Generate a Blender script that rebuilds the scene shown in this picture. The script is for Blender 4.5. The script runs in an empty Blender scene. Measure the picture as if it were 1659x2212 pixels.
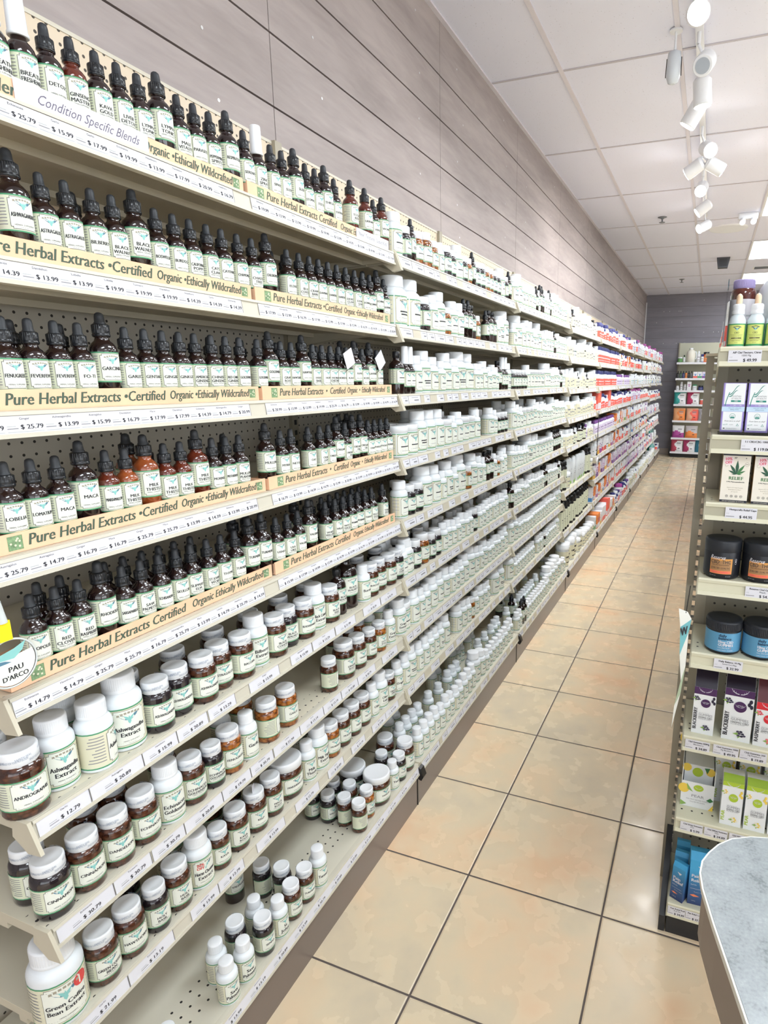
import bpy, math, random
from math import pi, sin, cos, radians
random.seed(11)
SC = bpy.context.scene
COL = SC.collection
# ------------------------------------------------------------------ camera
FPX = 1315.3083
YAW, PIT, ROL = -.3698, -.2329, .003
fw = (sin(YAW)*cos(PIT), cos(YAW)*cos(PIT), sin(PIT))
rt = (cos(YAW), -sin(YAW), 0.0)
upv = (rt[1]*fw[2]-rt[2]*fw[1], rt[2]*fw[0]-rt[0]*fw[2], rt[0]*fw[1]-rt[1]*fw[0])
R2 = [cos(ROL)*a+sin(ROL)*b for a, b in zip(rt, upv)]
U2 = [-sin(ROL)*a+cos(ROL)*b for a, b in zip(rt, upv)]
cd = bpy.data.cameras.new('camera'); cam = bpy.data.objects.new('camera', cd); COL.objects.link(cam)
import mathutils
M = mathutils.Matrix(((R2[0], U2[0], -fw[0], .8913), (R2[1], U2[1], -fw[1], -1.7046), (R2[2], U2[2], -fw[2], 1.4856), (0, 0, 0, 1)))
cam.matrix_world = M
cd.sensor_fit = 'HORIZONTAL'; cd.sensor_width = 36.0
cd.lens = 36.0*FPX/1659
cd.shift_x = (829.5-1010.385)/1659
cd.shift_y = (1132.467-1106)/1659
cd.clip_start = .02; cd.clip_end = 60
SC.camera = cam
# ------------------------------------------------------------------ look, world, lights
SC.view_settings.view_transform = 'Standard'; SC.view_settings.look = 'None'
SC.view_settings.gamma = 1; SC.view_settings.use_curve_mapping = False
SC.view_settings.exposure = .36
SC.cycles.max_bounces = 6; SC.cycles.diffuse_bounces = 4; SC.cycles.glossy_bounces = 3
SC.cycles.transmission_bounces = 4; SC.cycles.transparent_max_bounces = 6
SC.cycles.sample_clamp_indirect = 6; SC.cycles.sample_clamp_direct = 30
SC.cycles.caustics_reflective = False; SC.cycles.caustics_refractive = False
SC.cycles.use_denoising = True
W = bpy.data.worlds.new('world'); SC.world = W; W.use_nodes = True
W.node_tree.nodes['Background'].inputs[0].default_value = (.9, .95, 1, 1)
W.node_tree.nodes['Background'].inputs[1].default_value = .4
TROFFER_E = 13.0       # emission of the fluorescent troffers
SPOT_E = 31.0         # watts of each lit track head
BULB_E = 30.0         # emission of the visible lamp faces
CEIL = 3.118
FILL_FRONT = 110.0; FILL_RIGHT = 170.0   # watts of soft fill at the added, unseen storefront windows
# ------------------------------------------------------------------ helpers
def lin(c):
    return tuple((x/12.92 if x <= .04045 else ((x+.055)/1.055)**2.4) for x in c)
def rgb(h):
    return lin((int(h[0:2], 16)/255, int(h[2:4], 16)/255, int(h[4:6], 16)/255))
def mat(name, col, rough=.5, metal=0.0, spec=.5, noise=0.0, nscale=20, emis=0, coat=0.0, bump=0.0, bscale=200, trans=0.0, ior=1.45):
    m = bpy.data.materials.new(name); m.use_nodes = True
    nt = m.node_tree; b = nt.nodes['Principled BSDF']
    c = rgb(col) if isinstance(col, str) else col
    b.inputs['Base Color'].default_value = (*c, 1)
    b.inputs['Roughness'].default_value = rough; b.inputs['Metallic'].default_value = metal
    b.inputs['Specular IOR Level'].default_value = spec; b.inputs['Coat Weight'].default_value = coat
    b.inputs['IOR'].default_value = ior
    b.inputs['Transmission Weight'].default_value = trans
    if emis:
        b.inputs['Emission Color'].default_value = (*c, 1); b.inputs['Emission Strength'].default_value = emis
    if noise or bump:
        tc = nt.nodes.new('ShaderNodeTexCoord'); n = nt.nodes.new('ShaderNodeTexNoise')
        n.inputs['Scale'].default_value = nscale; n.inputs['Detail'].default_value = 5
        nt.links.new(tc.outputs['Object'], n.inputs['Vector'])
        if noise:
            mp = nt.nodes.new('ShaderNodeMapRange'); mp.inputs['From Min'].default_value = .3; mp.inputs['From Max'].default_value = .7
            mp.inputs['To Min'].default_value = 1-noise; mp.inputs['To Max'].default_value = 1+noise
            nt.links.new(n.outputs[0], mp.inputs['Value'])
            mx = nt.nodes.new('ShaderNodeVectorMath'); mx.operation = 'SCALE'; mx.inputs[0].default_value = c
            nt.links.new(mp.outputs[0], mx.inputs['Scale']); nt.links.new(mx.outputs[0], b.inputs['Base Color'])
        if bump:
            n2 = nt.nodes.new('ShaderNodeTexNoise'); n2.inputs['Scale'].default_value = bscale
            nt.links.new(tc.outputs['Object'], n2.inputs['Vector'])
            bp = nt.nodes.new('ShaderNodeBump'); bp.inputs['Strength'].default_value = bump; bp.inputs['Distance'].default_value = .002
            nt.links.new(n2.outputs[0], bp.inputs['Height']); nt.links.new(bp.outputs[0], b.inputs['Normal'])
    return m
def nodes(m): return m.node_tree.nodes, m.node_tree.links
def math_n(nt, op, a=None, b=None, c=None):
    n = nt.nodes.new('ShaderNodeMath'); n.operation = op
    for i, v in enumerate((a, b, c)):
        if v is None: continue
        if isinstance(v, (int, float)): n.inputs[i].default_value = v
        else: nt.links.new(v, n.inputs[i])
    return n.outputs[0]
def mixc(nt, fac, a, b):
    n = nt.nodes.new('ShaderNodeMix'); n.data_type = 'RGBA'
    for s, v in ((0, fac), (6, a), (7, b)):
        if isinstance(v, (int, float)): n.inputs[s].default_value = v
        elif isinstance(v, tuple): n.inputs[s].default_value = (*v, 1)
        else: nt.links.new(v, n.inputs[s])
    return n.outputs[2]
def noise_n(nt, vec, scale, detail=4, dist=0.0):
    n = nt.nodes.new('ShaderNodeTexNoise'); n.inputs['Scale'].default_value = scale; n.inputs['Detail'].default_value = detail
    n.inputs['Distortion'].default_value = dist; nt.links.new(vec, n.inputs['Vector']); return n.outputs[0]
def ramp_n(nt, fac, stops):
    n = nt.nodes.new('ShaderNodeValToRGB'); el = n.color_ramp.elements
    while len(el) < len(stops): el.new(.5)
    for e, (p, c) in zip(el, stops): e.position = p; e.color = (*c, 1)
    nt.links.new(fac, n.inputs[0]); return n.outputs[0]
def holes_mat(name, col, pitch, rad, axes, lo=None, hi=None, hole='2e2c2a', rough=.5):
    """painted metal or board with a regular grid of small drilled holes"""
    m = mat(name, col, rough); nt = m.node_tree; b = nt.nodes['Principled BSDF']
    tc = nt.nodes.new('ShaderNodeTexCoord'); sp = nt.nodes.new('ShaderNodeSeparateXYZ'); nt.links.new(tc.outputs['Object'], sp.inputs[0])
    ds = []
    for ax in axes:
        f = math_n(nt, 'FRACT', math_n(nt, 'DIVIDE', sp.outputs[ax], pitch))
        d = math_n(nt, 'MULTIPLY', math_n(nt, 'SUBTRACT', f, .5), pitch); ds.append(math_n(nt, 'MULTIPLY', d, d))
    dist = math_n(nt, 'SQRT', math_n(nt, 'ADD', ds[0], ds[1]))
    mask = math_n(nt, 'LESS_THAN', dist, rad)
    if lo is not None:
        g = math_n(nt, 'GREATER_THAN', sp.outputs[axes[0]], lo); l = math_n(nt, 'LESS_THAN', sp.outputs[axes[0]], hi)
        mask = math_n(nt, 'MULTIPLY', mask, math_n(nt, 'MULTIPLY', g, l))
    n = noise_n(nt, tc.outputs['Object'], 3)
    c = mixc(nt, math_n(nt, 'MULTIPLY', n, .25), rgb(col), tuple(x*.8 for x in rgb(col)))
    nt.links.new(mixc(nt, mask, c, rgb(hole)), b.inputs['Base Color'])
    return m

_TX = {}
def text_geo(s):
    if s not in _TX:
        cu = bpy.data.curves.new('glyphs', 'FONT'); cu.body = s; cu.resolution_u = 2
        ob = bpy.data.objects.new('glyphs', cu); me = bpy.data.meshes.new_from_object(ob)
        vs = [(v.co.x/.69, v.co.y/.69) for v in me.vertices]; fs = [tuple(p.vertices) for p in me.polygons]
        x0 = min(v[0] for v in vs); x1 = max(v[0] for v in vs)
        _TX[s] = ([(x-x0, y) for x, y in vs], fs, x1-x0)
        bpy.data.objects.remove(ob); bpy.data.curves.remove(cu); bpy.data.meshes.remove(me)
    return _TX[s]
def cyl(R, a0=0.0, off=0.0):
    return lambda u, v, o=0.0: ((R+off+o)*cos(a0+u/R), (R+off+o)*sin(a0+u/R), v)
def plane(o, ux, uy, n):
    return lambda u, v, d=0.0: tuple(o[i]+u*ux[i]+v*uy[i]+d*n[i] for i in range(3))
class MB:
    def __init__(s): s.v = []; s.f = []; s.m = []; s.ml = []; s.sm = []
    def mi(s, m):
        if m not in s.ml: s.ml.append(m)
        return s.ml.index(m)
    def add(s, vs, fs, m, smooth=False):
        o = len(s.v); k = s.mi(m); s.v += vs
        for f in fs: s.f.append(tuple(i+o for i in f)); s.m.append(k); s.sm.append(smooth)
    def box(s, x0, x1, y0, y1, z0, z1, m):
        v = [(x, y, z) for x in (x0, x1) for y in (y0, y1) for z in (z0, z1)]
        s.add(v, [(0, 1, 3, 2), (4, 6, 7, 5), (0, 4, 5, 1), (2, 3, 7, 6), (0, 2, 6, 4), (1, 5, 7, 3)], m)
    def bbox(s, x0, x1, y0, y1, z0, z1, m, b=.002):
        """box with chamfered vertical edges and top/bottom rim"""
        pts = [(x0+b, y0), (x1-b, y0), (x1, y0+b), (x1, y1-b), (x1-b, y1), (x0+b, y1), (x0, y1-b), (x0, y0+b)]
        cx, cy = (x0+x1)/2, (y0+y1)/2
        def ring(z, k): return [(cx+(x-cx)*(1-k/max(1e-6, (x1-x0)/2)), cy+(y-cy)*(1-k/max(1e-6, (y1-y0)/2)), z) for x, y in pts]
        rs = [ring(z0, b), ring(z0+b, 0), ring(z1-b, 0), ring(z1, b)]
        v = [p for r in rs for p in r]; f = []
        for i in range(3):
            for j in range(8): f.append((i*8+j, i*8+(j+1) % 8, i*8+8+(j+1) % 8, i*8+8+j))
        f.append(tuple(range(7, -1, -1))); f.append(tuple(range(24, 32)))
        s.add(v, f, m)
    def lathe(s, prof, n, m, c=(0, 0), smooth=True, sx=1, sy=1):
        v = []; f = []
        for r, z in prof:
            for j in range(n):
                a = 2*pi*j/n; v.append((c[0]+r*cos(a)*sx, c[1]+r*sin(a)*sy, z))
        for i in range(len(prof)-1):
            for j in range(n):
                f.append((i*n+j, i*n+(j+1) % n, (i+1)*n+(j+1) % n, (i+1)*n+j))
        s.add(v, f, m, smooth)
        if prof[0][0] > 1e-5: s.add([v[j] for j in range(n)], [tuple(range(n-1, -1, -1))], m)
        if prof[-1][0] > 1e-5: s.add(v[-n:], [tuple(range(n))], m)
    def prism(s, pts, axis, a, b, m):
        """extrude polygon pts (2D) along axis from a to b"""
        def P(p, t):
            return {0: (t, p[0], p[1]), 1: (p[0], t, p[1]), 2: (p[0], p[1], t)}[axis]
        n = len(pts); v = [P(p, a) for p in pts]+[P(p, b) for p in pts]
        f = [tuple(range(n-1, -1, -1)), tuple(range(n, 2*n))]+[(i, (i+1) % n, n+(i+1) % n, n+i) for i in range(n)]
        s.add(v, f, m)
    def tube(s, p0, p1, r, m, n=10, r1=None):
        a = mathutils.Vector(p0); b = mathutils.Vector(p1); d = (b-a).normalized()
        t = d.orthogonal().normalized(); w = d.cross(t); r1 = r if r1 is None else r1
        v = [tuple(a+r*(cos(2*pi*j/n)*t+sin(2*pi*j/n)*w)) for j in range(n)]+[tuple(b+r1*(cos(2*pi*j/n)*t+sin(2*pi*j/n)*w)) for j in range(n)]
        s.add(v, [(j, (j+1) % n, n+(j+1) % n, n+j) for j in range(n)], m, True)
        s.add(v, [tuple(range(n-1, -1, -1)), tuple(range(n, 2*n))], m)
    def patch(s, mp, u0, u1, v0, v1, m, nu=1, off=0.0):
        v = []
        for i in range(nu+1):
            u = u0+(u1-u0)*i/nu; v += [mp(u, v0, off), mp(u, v1, off)]
        s.add(v, [(2*i, 2*i+2, 2*i+3, 2*i+1) for i in range(nu)], m, True)
    def poly(s, mp, pts, m, off=0.0):
        s.add([mp(u, v, off) for u, v in pts], [tuple(range(len(pts)))], m)
    def disc(s, mp, u, v, r, m, n=16, off=0.0, r2=None):
        r2 = r if r2 is None else r2
        s.poly(mp, [(u+r*cos(2*pi*i/n), v+r2*sin(2*pi*i/n)) for i in range(n)], m, off)
    def text(s, t, mp, m, h, u=0.0, v=0.0, maxw=None, al='c', off=0.0, shear=0.0, rot=0.0, sx=1.0, bold=False):
        vs, fs, w = text_geo(t); kx = h*sx
        if maxw and w*kx > maxw: kx = maxw/w
        ww = w*kx; x0 = {'c': -ww/2, 'l': 0, 'r': -ww}[al]
        for dx in ((0, .09*h, .045*h) if bold else (0,)):
            q = []
            for x, y in vs:
                X = x0+x*kx+y*h*shear+dx; Y = y*h
                if rot: X, Y = X*cos(rot)-Y*sin(rot), X*sin(rot)+Y*cos(rot)
                q.append(mp(u+X, v+Y, off+dx*.01))
            s.add(q, fs, m)
    def mesh(s, name):
        me = bpy.data.meshes.new(name); me.from_pydata(s.v, [], s.f)
        for m in s.ml: me.materials.append(m)
        me.polygons.foreach_set('material_index', s.m); me.polygons.foreach_set('use_smooth', s.sm)
        me.update(); return me
    def build(s, name, parent=None, loc=None, rotz=0, label=None, cat=None, group=None, kind=None, plabel=None):
        return link(name, s.mesh(name), parent, loc, rotz, label, cat, group, kind, plabel)
LABELS = {}
def settag(o, label, cat, group=None):
    if label:
        n = len(label.split())
        if n > 16 or n < 4: print('LABELLEN', n, label)
        if label in LABELS and not group: print('DUPLABEL', label)
        LABELS[label] = LABELS.get(label, 0)+1
        o['label'] = label
    if cat: o['category'] = cat
    if group: o['group'] = group
def link(name, me, parent=None, loc=None, rotz=0, label=None, cat=None, group=None, kind=None, plabel=None):
    o = bpy.data.objects.new(name, me); COL.objects.link(o)
    if parent: o.parent = parent
    if loc: o.location = loc
    if rotz: o.rotation_euler = (0, 0, rotz)
    settag(o, label, cat, group)
    if plabel: o['label'] = plabel
    if kind: o['kind'] = kind
    return o
def thing(name, label, cat, loc=(0, 0, 0), rotz=0, group=None):
    return link(name, None, None, loc, rotz, label, cat, group)
ORD = ['first', 'second', 'third', 'fourth', 'fifth', 'sixth', 'seventh', 'eighth', 'ninth', 'tenth', 'eleventh', 'twelfth', 'thirteenth', 'fourteenth', 'fifteenth', 'sixteenth', 'seventeenth', 'eighteenth', 'nineteenth', 'twentieth']
def ordw(i):
    if i < 20: return ORD[i]
    n = i+1; return '%d%s' % (n, {1: 'st', 2: 'nd', 3: 'rd'}.get(n % 10, 'th'))
# ------------------------------------------------------------------ materials
SHELF = mat('shelf_enamel', 'cdc8b8', .42, noise=.03, nscale=6)
SHELFD = mat('shelf_enamel_under', 'c9c2ae', .5, noise=.04, nscale=6)
UPR = mat('upright_enamel', 'a39c8a', .45, noise=.04, nscale=8)
DECK = holes_mat('shelf_deck', 'dcd5c0', .0254, .0028, (0, 1), -.0625, -.006, rough=.42)
DECKB = holes_mat('base_deck', 'd8d3c2', .0254, .0028, (0, 1), -.135, -.06, rough=.42)
PEG = holes_mat('pegboard', 'c6c0b2', .0254, .0030, (1, 2), hole='3a3632', rough=.6)
PEGT = holes_mat('pegboard_light', 'dccdb6', .0254, .0034, (1, 2), hole='4a443c', rough=.6)
PEGX = holes_mat('pegboard_end', '8f8a7c', .0254, .0030, (0, 2), hole='3a3632', rough=.6)
KICK = mat('kick_plate', '7a6e68', .3, noise=.05, nscale=3)
BLACK = mat('black_plastic', '1c1c1e', .35)
DARKIN = mat('dark_gap', '2a2a2a', .7)
PAPER = mat('paper_white', 'dedee4', .6)
INK = mat('ink', '2e2e33', .6)
GREY = mat('ink_grey', '8d8d92', .6)
LGREY = mat('ink_light', 'b9bcbe', .6)
CREAM = mat('label_cream', 'dadec6', .5)
CREAM2 = mat('label_cream_warm', 'dfdcc2', .5)
PANEL = mat('label_panel', 'e9ece2', .5)
LGREEN = mat('label_green', '4f9a70', .5)
TEAL = mat('emblem_teal', '8cc9c4', .5)
NAVYT = mat('emblem_blue', '5a8298', .5)
ARCH = mat('emblem_arch', 'a39d8c', .5)
ORANGE = mat('tray_orange', 'f6c8a4', .55, noise=.05, nscale=25)
TRAYTX = mat('tray_text_green', '4c5e50', .6)
LOGO = mat('tray_logo_green', '7d9a72', .6, noise=.35, nscale=260)
WHITEP = mat('white_plastic', 'e4e9ec', .32)
WHITEC = mat('white_cap', 'eaedf0', .38)
SEALT = mat('seal_print', '8f9cb0', .5)
RUBBER = mat('black_rubber', '2c2f33', .45)
COLLAR = mat('black_collar', '1e2023', .22)
def glass_mat(name, top, bot, cells=None):
    m = mat(name, top, .07, spec=.6, coat=.6); nt = m.node_tree; b = nt.nodes['Principled BSDF']
    b.inputs['Coat Roughness'].default_value = .03
    tc = nt.nodes.new('ShaderNodeTexCoord')
    if cells:
        vo = nt.nodes.new('ShaderNodeTexVoronoi'); vo.inputs['Scale'].default_value = 95
        mp = nt.nodes.new('ShaderNodeMapping'); mp.inputs['Scale'].default_value = (1, 1, 1.7); mp.inputs['Rotation'].default_value = (.5, .3, 0)
        nt.links.new(tc.outputs['Object'], mp.inputs[0]); nt.links.new(mp.outputs[0], vo.inputs['Vector'])
        r = ramp_n(nt, vo.outputs['Distance'], [(.0, rgb(cells[0])), (.45, rgb(cells[1])), (.8, rgb(cells[2]))])
        n = noise_n(nt, tc.outputs['Object'], 30)
        nt.links.new(mixc(nt, math_n(nt, 'MULTIPLY', n, .5), r, rgb(top)), b.inputs['Base Color'])
    else:
        n = noise_n(nt, tc.outputs['Object'], 35)
        nt.links.new(ramp_n(nt, n, [(.35, rgb(top)), (.7, rgb(bot))]), b.inputs['Base Color'])
    return m
AMB = glass_mat('amber_glass', '150f11', '291613')
AMBR = glass_mat('amber_glass_red', '45190f', '6a2a18')
AMBO = glass_mat('amber_glass_orange', '7c3a1c', '9a5028')
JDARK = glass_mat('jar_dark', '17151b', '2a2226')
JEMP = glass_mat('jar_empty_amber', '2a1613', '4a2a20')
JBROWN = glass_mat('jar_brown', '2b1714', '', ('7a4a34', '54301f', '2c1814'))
JGOLD = glass_mat('jar_gold', '5a2f14', '', ('cf8a3c', 'a8622a', '4a2411'))
# ------------------------------------------------------------------ room: walls, floor, ceiling
WX = -.4277
def wall_mat(name, base, dark, ax):
    m = mat(name, base, .55); nt = m.node_tree; b = nt.nodes['Principled BSDF']
    tc = nt.nodes.new('ShaderNodeTexCoord')
    mp = nt.nodes.new('ShaderNodeMapping'); mp.inputs['Scale'].default_value = (1, .35, 2.2) if ax == 1 else (.35, 1, 2.2)
    nt.links.new(tc.outputs['Object'], mp.inputs[0])
    n = noise_n(nt, mp.outputs[0], 3.2, 6, .6); n2 = noise_n(nt, mp.outputs[0], 24, 3, .5)
    s = math_n(nt, 'ADD', math_n(nt, 'MULTIPLY', n, .75), math_n(nt, 'MULTIPLY', n2, .25))
    nt.links.new(ramp_n(nt, s, [(.3, rgb(dark)), (.65, rgb(base))]), b.inputs['Base Color'])
    return m
PLANK = wall_mat('plank_paint', 'aca29f', '8e8482', 1)
PLANKB = wall_mat('plank_paint_back', '85828c', '75737c', 0)
GROOVE = mat('plank_groove', '5a4640', .8)
SCREW = mat('screw_head', 'd8d8da', .3, metal=.6)
def seam(y0, y1):
    """vertical board joints fall every 1.27 m, staggered a little"""
    s = [y0]; y = .045-1.27*4
    while y < y1:
        if y > y0+.05: s.append(y)
        y += 1.27
    return s+[y1]
w = MB()
w.box(WX-.12, WX-.012, -6, 11.45, 0, CEIL, GROOVE)
zs = [0, .44, .66, .86, 1.06, 1.26, 1.46, 1.66, 1.86, 2.10, 2.297, 2.4955, 2.7, 2.885, CEIL]
ys = seam(-6, 11.45)
for a, b in zip(zs, zs[1:]):
    for c, d in zip(ys, ys[1:]):
        w.box(WX-.012, WX, c+.0016, d-.0016, a+.003, b-.003 if b < CEIL else b, PLANK)
for y in ys[1:-1]:
    for (a, b) in zip(zs[9:], zs[10:]):
        for dy in (-.27, .25):
            zz = a+(b-a)*random.uniform(.35, .65); yy = y+dy+random.uniform(-.05, .05)
            w.tube((WX-.001, yy, zz), (WX+.0012, yy, zz), .0045, SCREW, 8)
w.build('wall_left', kind='structure')
BY = 11.45
w = MB(); w.box(-.55, 7.2, BY+.012, BY+.12, 0, CEIL, GROOVE)
for a, b in zip(zs, zs[1:]):
    for c, d in zip([WX, 1.9, 4.3, 7.0], [1.9, 4.3, 7.0, 7.2]):
        w.box(c+.001, d-.001, BY, BY+.012, a+.0015, b-.0015 if b < CEIL else b, PLANKB)
for i in range(26):
    x = random.uniform(-.3, 2.2); z = random.choice(zs[9:-1])+.1
    w.tube((x, BY+.001, z), (x, BY-.0015, z), .006, SCREW, 8)
w.build('wall_back', kind='structure')
PAINT = mat('painted_wall', 'd9d5d0', .6, noise=.02)
w = MB()
w.box(7.2, 7.3, -.4, BY, 0, CEIL, PAINT); w.box(7.2, 7.3, -6, -5.6, 0, CEIL, PAINT); w.box(7.2, 7.3, -5.6, -.4, 0, .3, PAINT); w.box(7.2, 7.3, -5.6, -.4, 2.8, CEIL, PAINT); w.build('wall_right', kind='structure')
w = MB()
w.box(-.55, .4, -6.1, -6, 0, CEIL, PAINT); w.box(6.6, 7.3, -6.1, -6, 0, CEIL, PAINT); w.box(.4, 6.6, -6.1, -6, 0, .3, PAINT); w.box(.4, 6.6, -6.1, -6, 2.8, CEIL, PAINT); w.build('wall_front', kind='structure')
MULL = mat('added_window_frame', '4a4a4c', .4, metal=.5)
PANE = bpy.data.materials.new('added_window_glass'); PANE.use_nodes = True; nt = PANE.node_tree; bb = nt.nodes['Principled BSDF']; bb.inputs['Roughness'].default_value = .02; bb.inputs['Alpha'].default_value = .08
w = MB()  # unseen storefront windows, front and right, added to carry the fill light
for x in (.4, 2.45, 4.5, 6.55): w.box(x, x+.05, -6.08, -6.02, .3, 2.8, MULL)
w.box(.4, 6.6, -6.08, -6.02, .3, .36, MULL); w.box(.4, 6.6, -6.08, -6.02, 2.74, 2.8, MULL); w.box(.4, 6.6, -6.055, -6.05, .36, 2.74, PANE); w.build('added_window_1', kind='structure')
w = MB()
for y in (-5.6, -3.9, -2.15, -.45): w.box(7.22, 7.28, y, y+.05, .3, 2.8, MULL)
w.box(7.22, 7.28, -5.6, -.4, .3, .36, MULL); w.box(7.22, 7.28, -5.6, -.4, 2.74, 2.8, MULL); w.box(7.25, 7.255, -5.6, -.4, .36, 2.74, PANE); w.build('added_window_2', kind='structure')
for (loc, rot, sx_, pw) in [((3.5, -6.25, 1.55), (pi/2, 0, 0), 6.2, FILL_FRONT), ((7.45, -3.0, 1.55), (pi/2, 0, pi/2), 5.2, FILL_RIGHT)]:  # area lights just outside the added windows, for soft fill on the shelves
    ld = bpy.data.lights.new('added_window_fill', 'AREA'); ld.shape = 'RECTANGLE'; ld.size = sx_; ld.size_y = 2.5; ld.energy = pw; ld.color = (.90, .95, 1)
    lo = bpy.data.objects.new('added_window_fill', ld); COL.objects.link(lo); lo.location = loc; lo.rotation_euler = rot
TRIMW = mat('trim_paint', 'd5d6da', .5)
w = MB(); w.box(WX, WX+.018, BY-.02, BY-.002, 1.5, 2.98, TRIMW); w.build('trim_1', kind='structure')
w = MB(); w.box(WX, .2, BY-.012, BY-.0005, 0, .13, mat('baseboard_tile', '9a8f88', .4)); w.build('baseboard_back', kind='structure')
# floor
T = .4064; TX0 = .3268; TY0 = -.6382
fm = mat('floor_tile', 'e8cdb0', .28); nt = fm.node_tree; b = nt.nodes['Principled BSDF']
tc = nt.nodes.new('ShaderNodeTexCoord'); sp = nt.nodes.new('ShaderNodeSeparateXYZ'); nt.links.new(tc.outputs['Object'], sp.inputs[0])
fx = math_n(nt, 'DIVIDE', math_n(nt, 'SUBTRACT', sp.outputs[0], TX0), T); fy = math_n(nt, 'DIVIDE', math_n(nt, 'SUBTRACT', sp.outputs[1], TY0), T)
def edge(f):
    a = math_n(nt, 'ABSOLUTE', math_n(nt, 'SUBTRACT', math_n(nt, 'FRACT', f), .5))
    return math_n(nt, 'SUBTRACT', .5, a)
e = math_n(nt, 'MINIMUM', edge(fx), edge(fy))
wob = noise_n(nt, tc.outputs['Object'], 40)
e2 = math_n(nt, 'ADD', e, math_n(nt, 'MULTIPLY', math_n(nt, 'SUBTRACT', wob, .5), .002))
grout = math_n(nt, 'LESS_THAN', e2, .0068)
cmb = nt.nodes.new('ShaderNodeCombineXYZ'); nt.links.new(math_n(nt, 'FLOOR', fx), cmb.inputs[0]); nt.links.new(math_n(nt, 'FLOOR', fy), cmb.inputs[1])
wn = nt.nodes.new('ShaderNodeTexWhiteNoise'); nt.links.new(cmb.outputs[0], wn.inputs['Vector'])
n1 = noise_n(nt, tc.outputs['Object'], 2.6, 3, 0.0); n2 = noise_n(nt, tc.outputs['Object'], 9, 9, 0.0)
s = math_n(nt, 'ADD', math_n(nt, 'MULTIPLY', n1, .72), math_n(nt, 'MULTIPLY', n2, .30))
s = math_n(nt, 'ADD', s, math_n(nt, 'MULTIPLY', math_n(nt, 'SUBTRACT', wn.outputs[0], .5), .06))
c = ramp_n(nt, s, [(.34, rgb('cfc2aa')), (.48, rgb('e0cfb0')), (.58, rgb('e8cfac')), (.74, rgb('e8bd94'))])
nt.links.new(mixc(nt, grout, c, rgb('5f5550')), b.inputs['Base Color'])
nt.links.new(math_n(nt, 'ADD', math_n(nt, 'MULTIPLY', grout, .5), math_n(nt, 'MULTIPLY', n2, .5)), b.inputs['Roughness'])
hgt = nt.nodes.new('ShaderNodeMapRange'); nt.links.new(e2, hgt.inputs[0]); hgt.inputs[1].default_value = .004; hgt.inputs[2].default_value = .016
bp = nt.nodes.new('ShaderNodeBump'); bp.inputs['Strength'].default_value = .5; bp.inputs['Distance'].default_value = .003
hh = math_n(nt, 'ADD', hgt.outputs[0], math_n(nt, 'MULTIPLY', n2, .03))
nt.links.new(hh, bp.inputs['Height']); nt.links.new(bp.outputs[0], b.inputs['Normal'])
w = MB(); w.box(-.6, 7.3, -6.1, 11.6, -.1, 0, fm); w.build('floor', kind='structure')
# ceiling
cm = mat('ceiling_tile', 'd6cfcc', .8); nt = cm.node_tree; b = nt.nodes['Principled BSDF']
tc = nt.nodes.new('ShaderNodeTexCoord')
vo = nt.nodes.new('ShaderNodeTexVoronoi'); vo.inputs['Scale'].default_value = 55; nt.links.new(tc.outputs['Object'], vo.inputs['Vector'])
nn = noise_n(nt, tc.outputs['Object'], 9)
dots = math_n(nt, 'LESS_THAN', vo.outputs['Distance'], math_n(nt, 'MULTIPLY', nn, .2))
nt.links.new(mixc(nt, math_n(nt, 'MULTIPLY', dots, .55), rgb('e2e4f4'), rgb('a4a0aa')), b.inputs['Base Color'])
w = MB(); w.box(-.6, 7.3, -6.1, 11.6, CEIL, CEIL+.1, cm); w.build('ceiling', kind='structure')
GRID = mat('ceiling_grid', 'd6d2da', .45)
w = MB()
x = -.0092
while x < 7.1:
    w.box(x-.012, x+.012, -6, BY, CEIL-.006, CEIL+.001, GRID); x += .61
y = 2.0016-1.2192*6
while y < BY:
    w.box(WX, 7.2, y-.008, y+.008, CEIL-.004, CEIL+.001, mat('ceiling_cross_tee', 'bab6be', .6) if 'ceiling_cross_tee' not in bpy.data.materials else bpy.data.materials['ceiling_cross_tee']); y += 1.2192
w.box(WX, WX+.022, -6, BY, CEIL-.008, CEIL+.001, GRID)
w.build('trim_2', kind='structure')
# troffers
DIFF = mat('troffer_diffuser', (.86, .94, 1.0), .5, emis=TROFFER_E)
TF = mat('troffer_frame', 'e8e8e8', .4)
ti = 0
for (gx, gy) in [(1.2108, 4.44), (1.2108, 6.8784), (1.2108, 9.3168), (1.2108, 2.0016), (1.2108, -.4368), (3.65, 9.3168), (3.65, 6.8784), (3.65, 4.44), (3.65, 2.0016), (3.65, -.4368), (3.65, -2.875), (1.2108, -2.875), (6.1, 6.8784), (6.1, 2.0016)]:
    dlab = ['pale rectangular ceiling light panel nearest the round vent', 'middle bright ceiling light panel above the end display', 'farthest bright ceiling light panel near the back wall'][ti] if ti < 3 else 'ceiling light panel in the row %s, %s from the back wall' % ({1.2108: 'over the aisle end', 3.65: 'over the store middle', 6.1: 'by the right wall'}[gx], ordw(int(round((9.3168-gy)/2.4384))))
    t = thing('ceiling_light', dlab, 'ceiling light', (gx, gy, CEIL), 0, 'fluorescent ceiling lights')
    f = MB(); fr = .022
    for a in ((0, .61, 0, fr), (0, .61, 1.2192-fr, 1.2192), (0, fr, fr, 1.2192-fr), (.61-fr, .61, fr, 1.2192-fr)): f.box(*a, -.01, .0, TF)
    f.build('frame', t)
    f = MB(); f.box(fr, .61-fr, fr, 1.2192-fr, -.006, -.002, DIFF); f.build('diffuser', t)
    ti += 1
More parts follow.
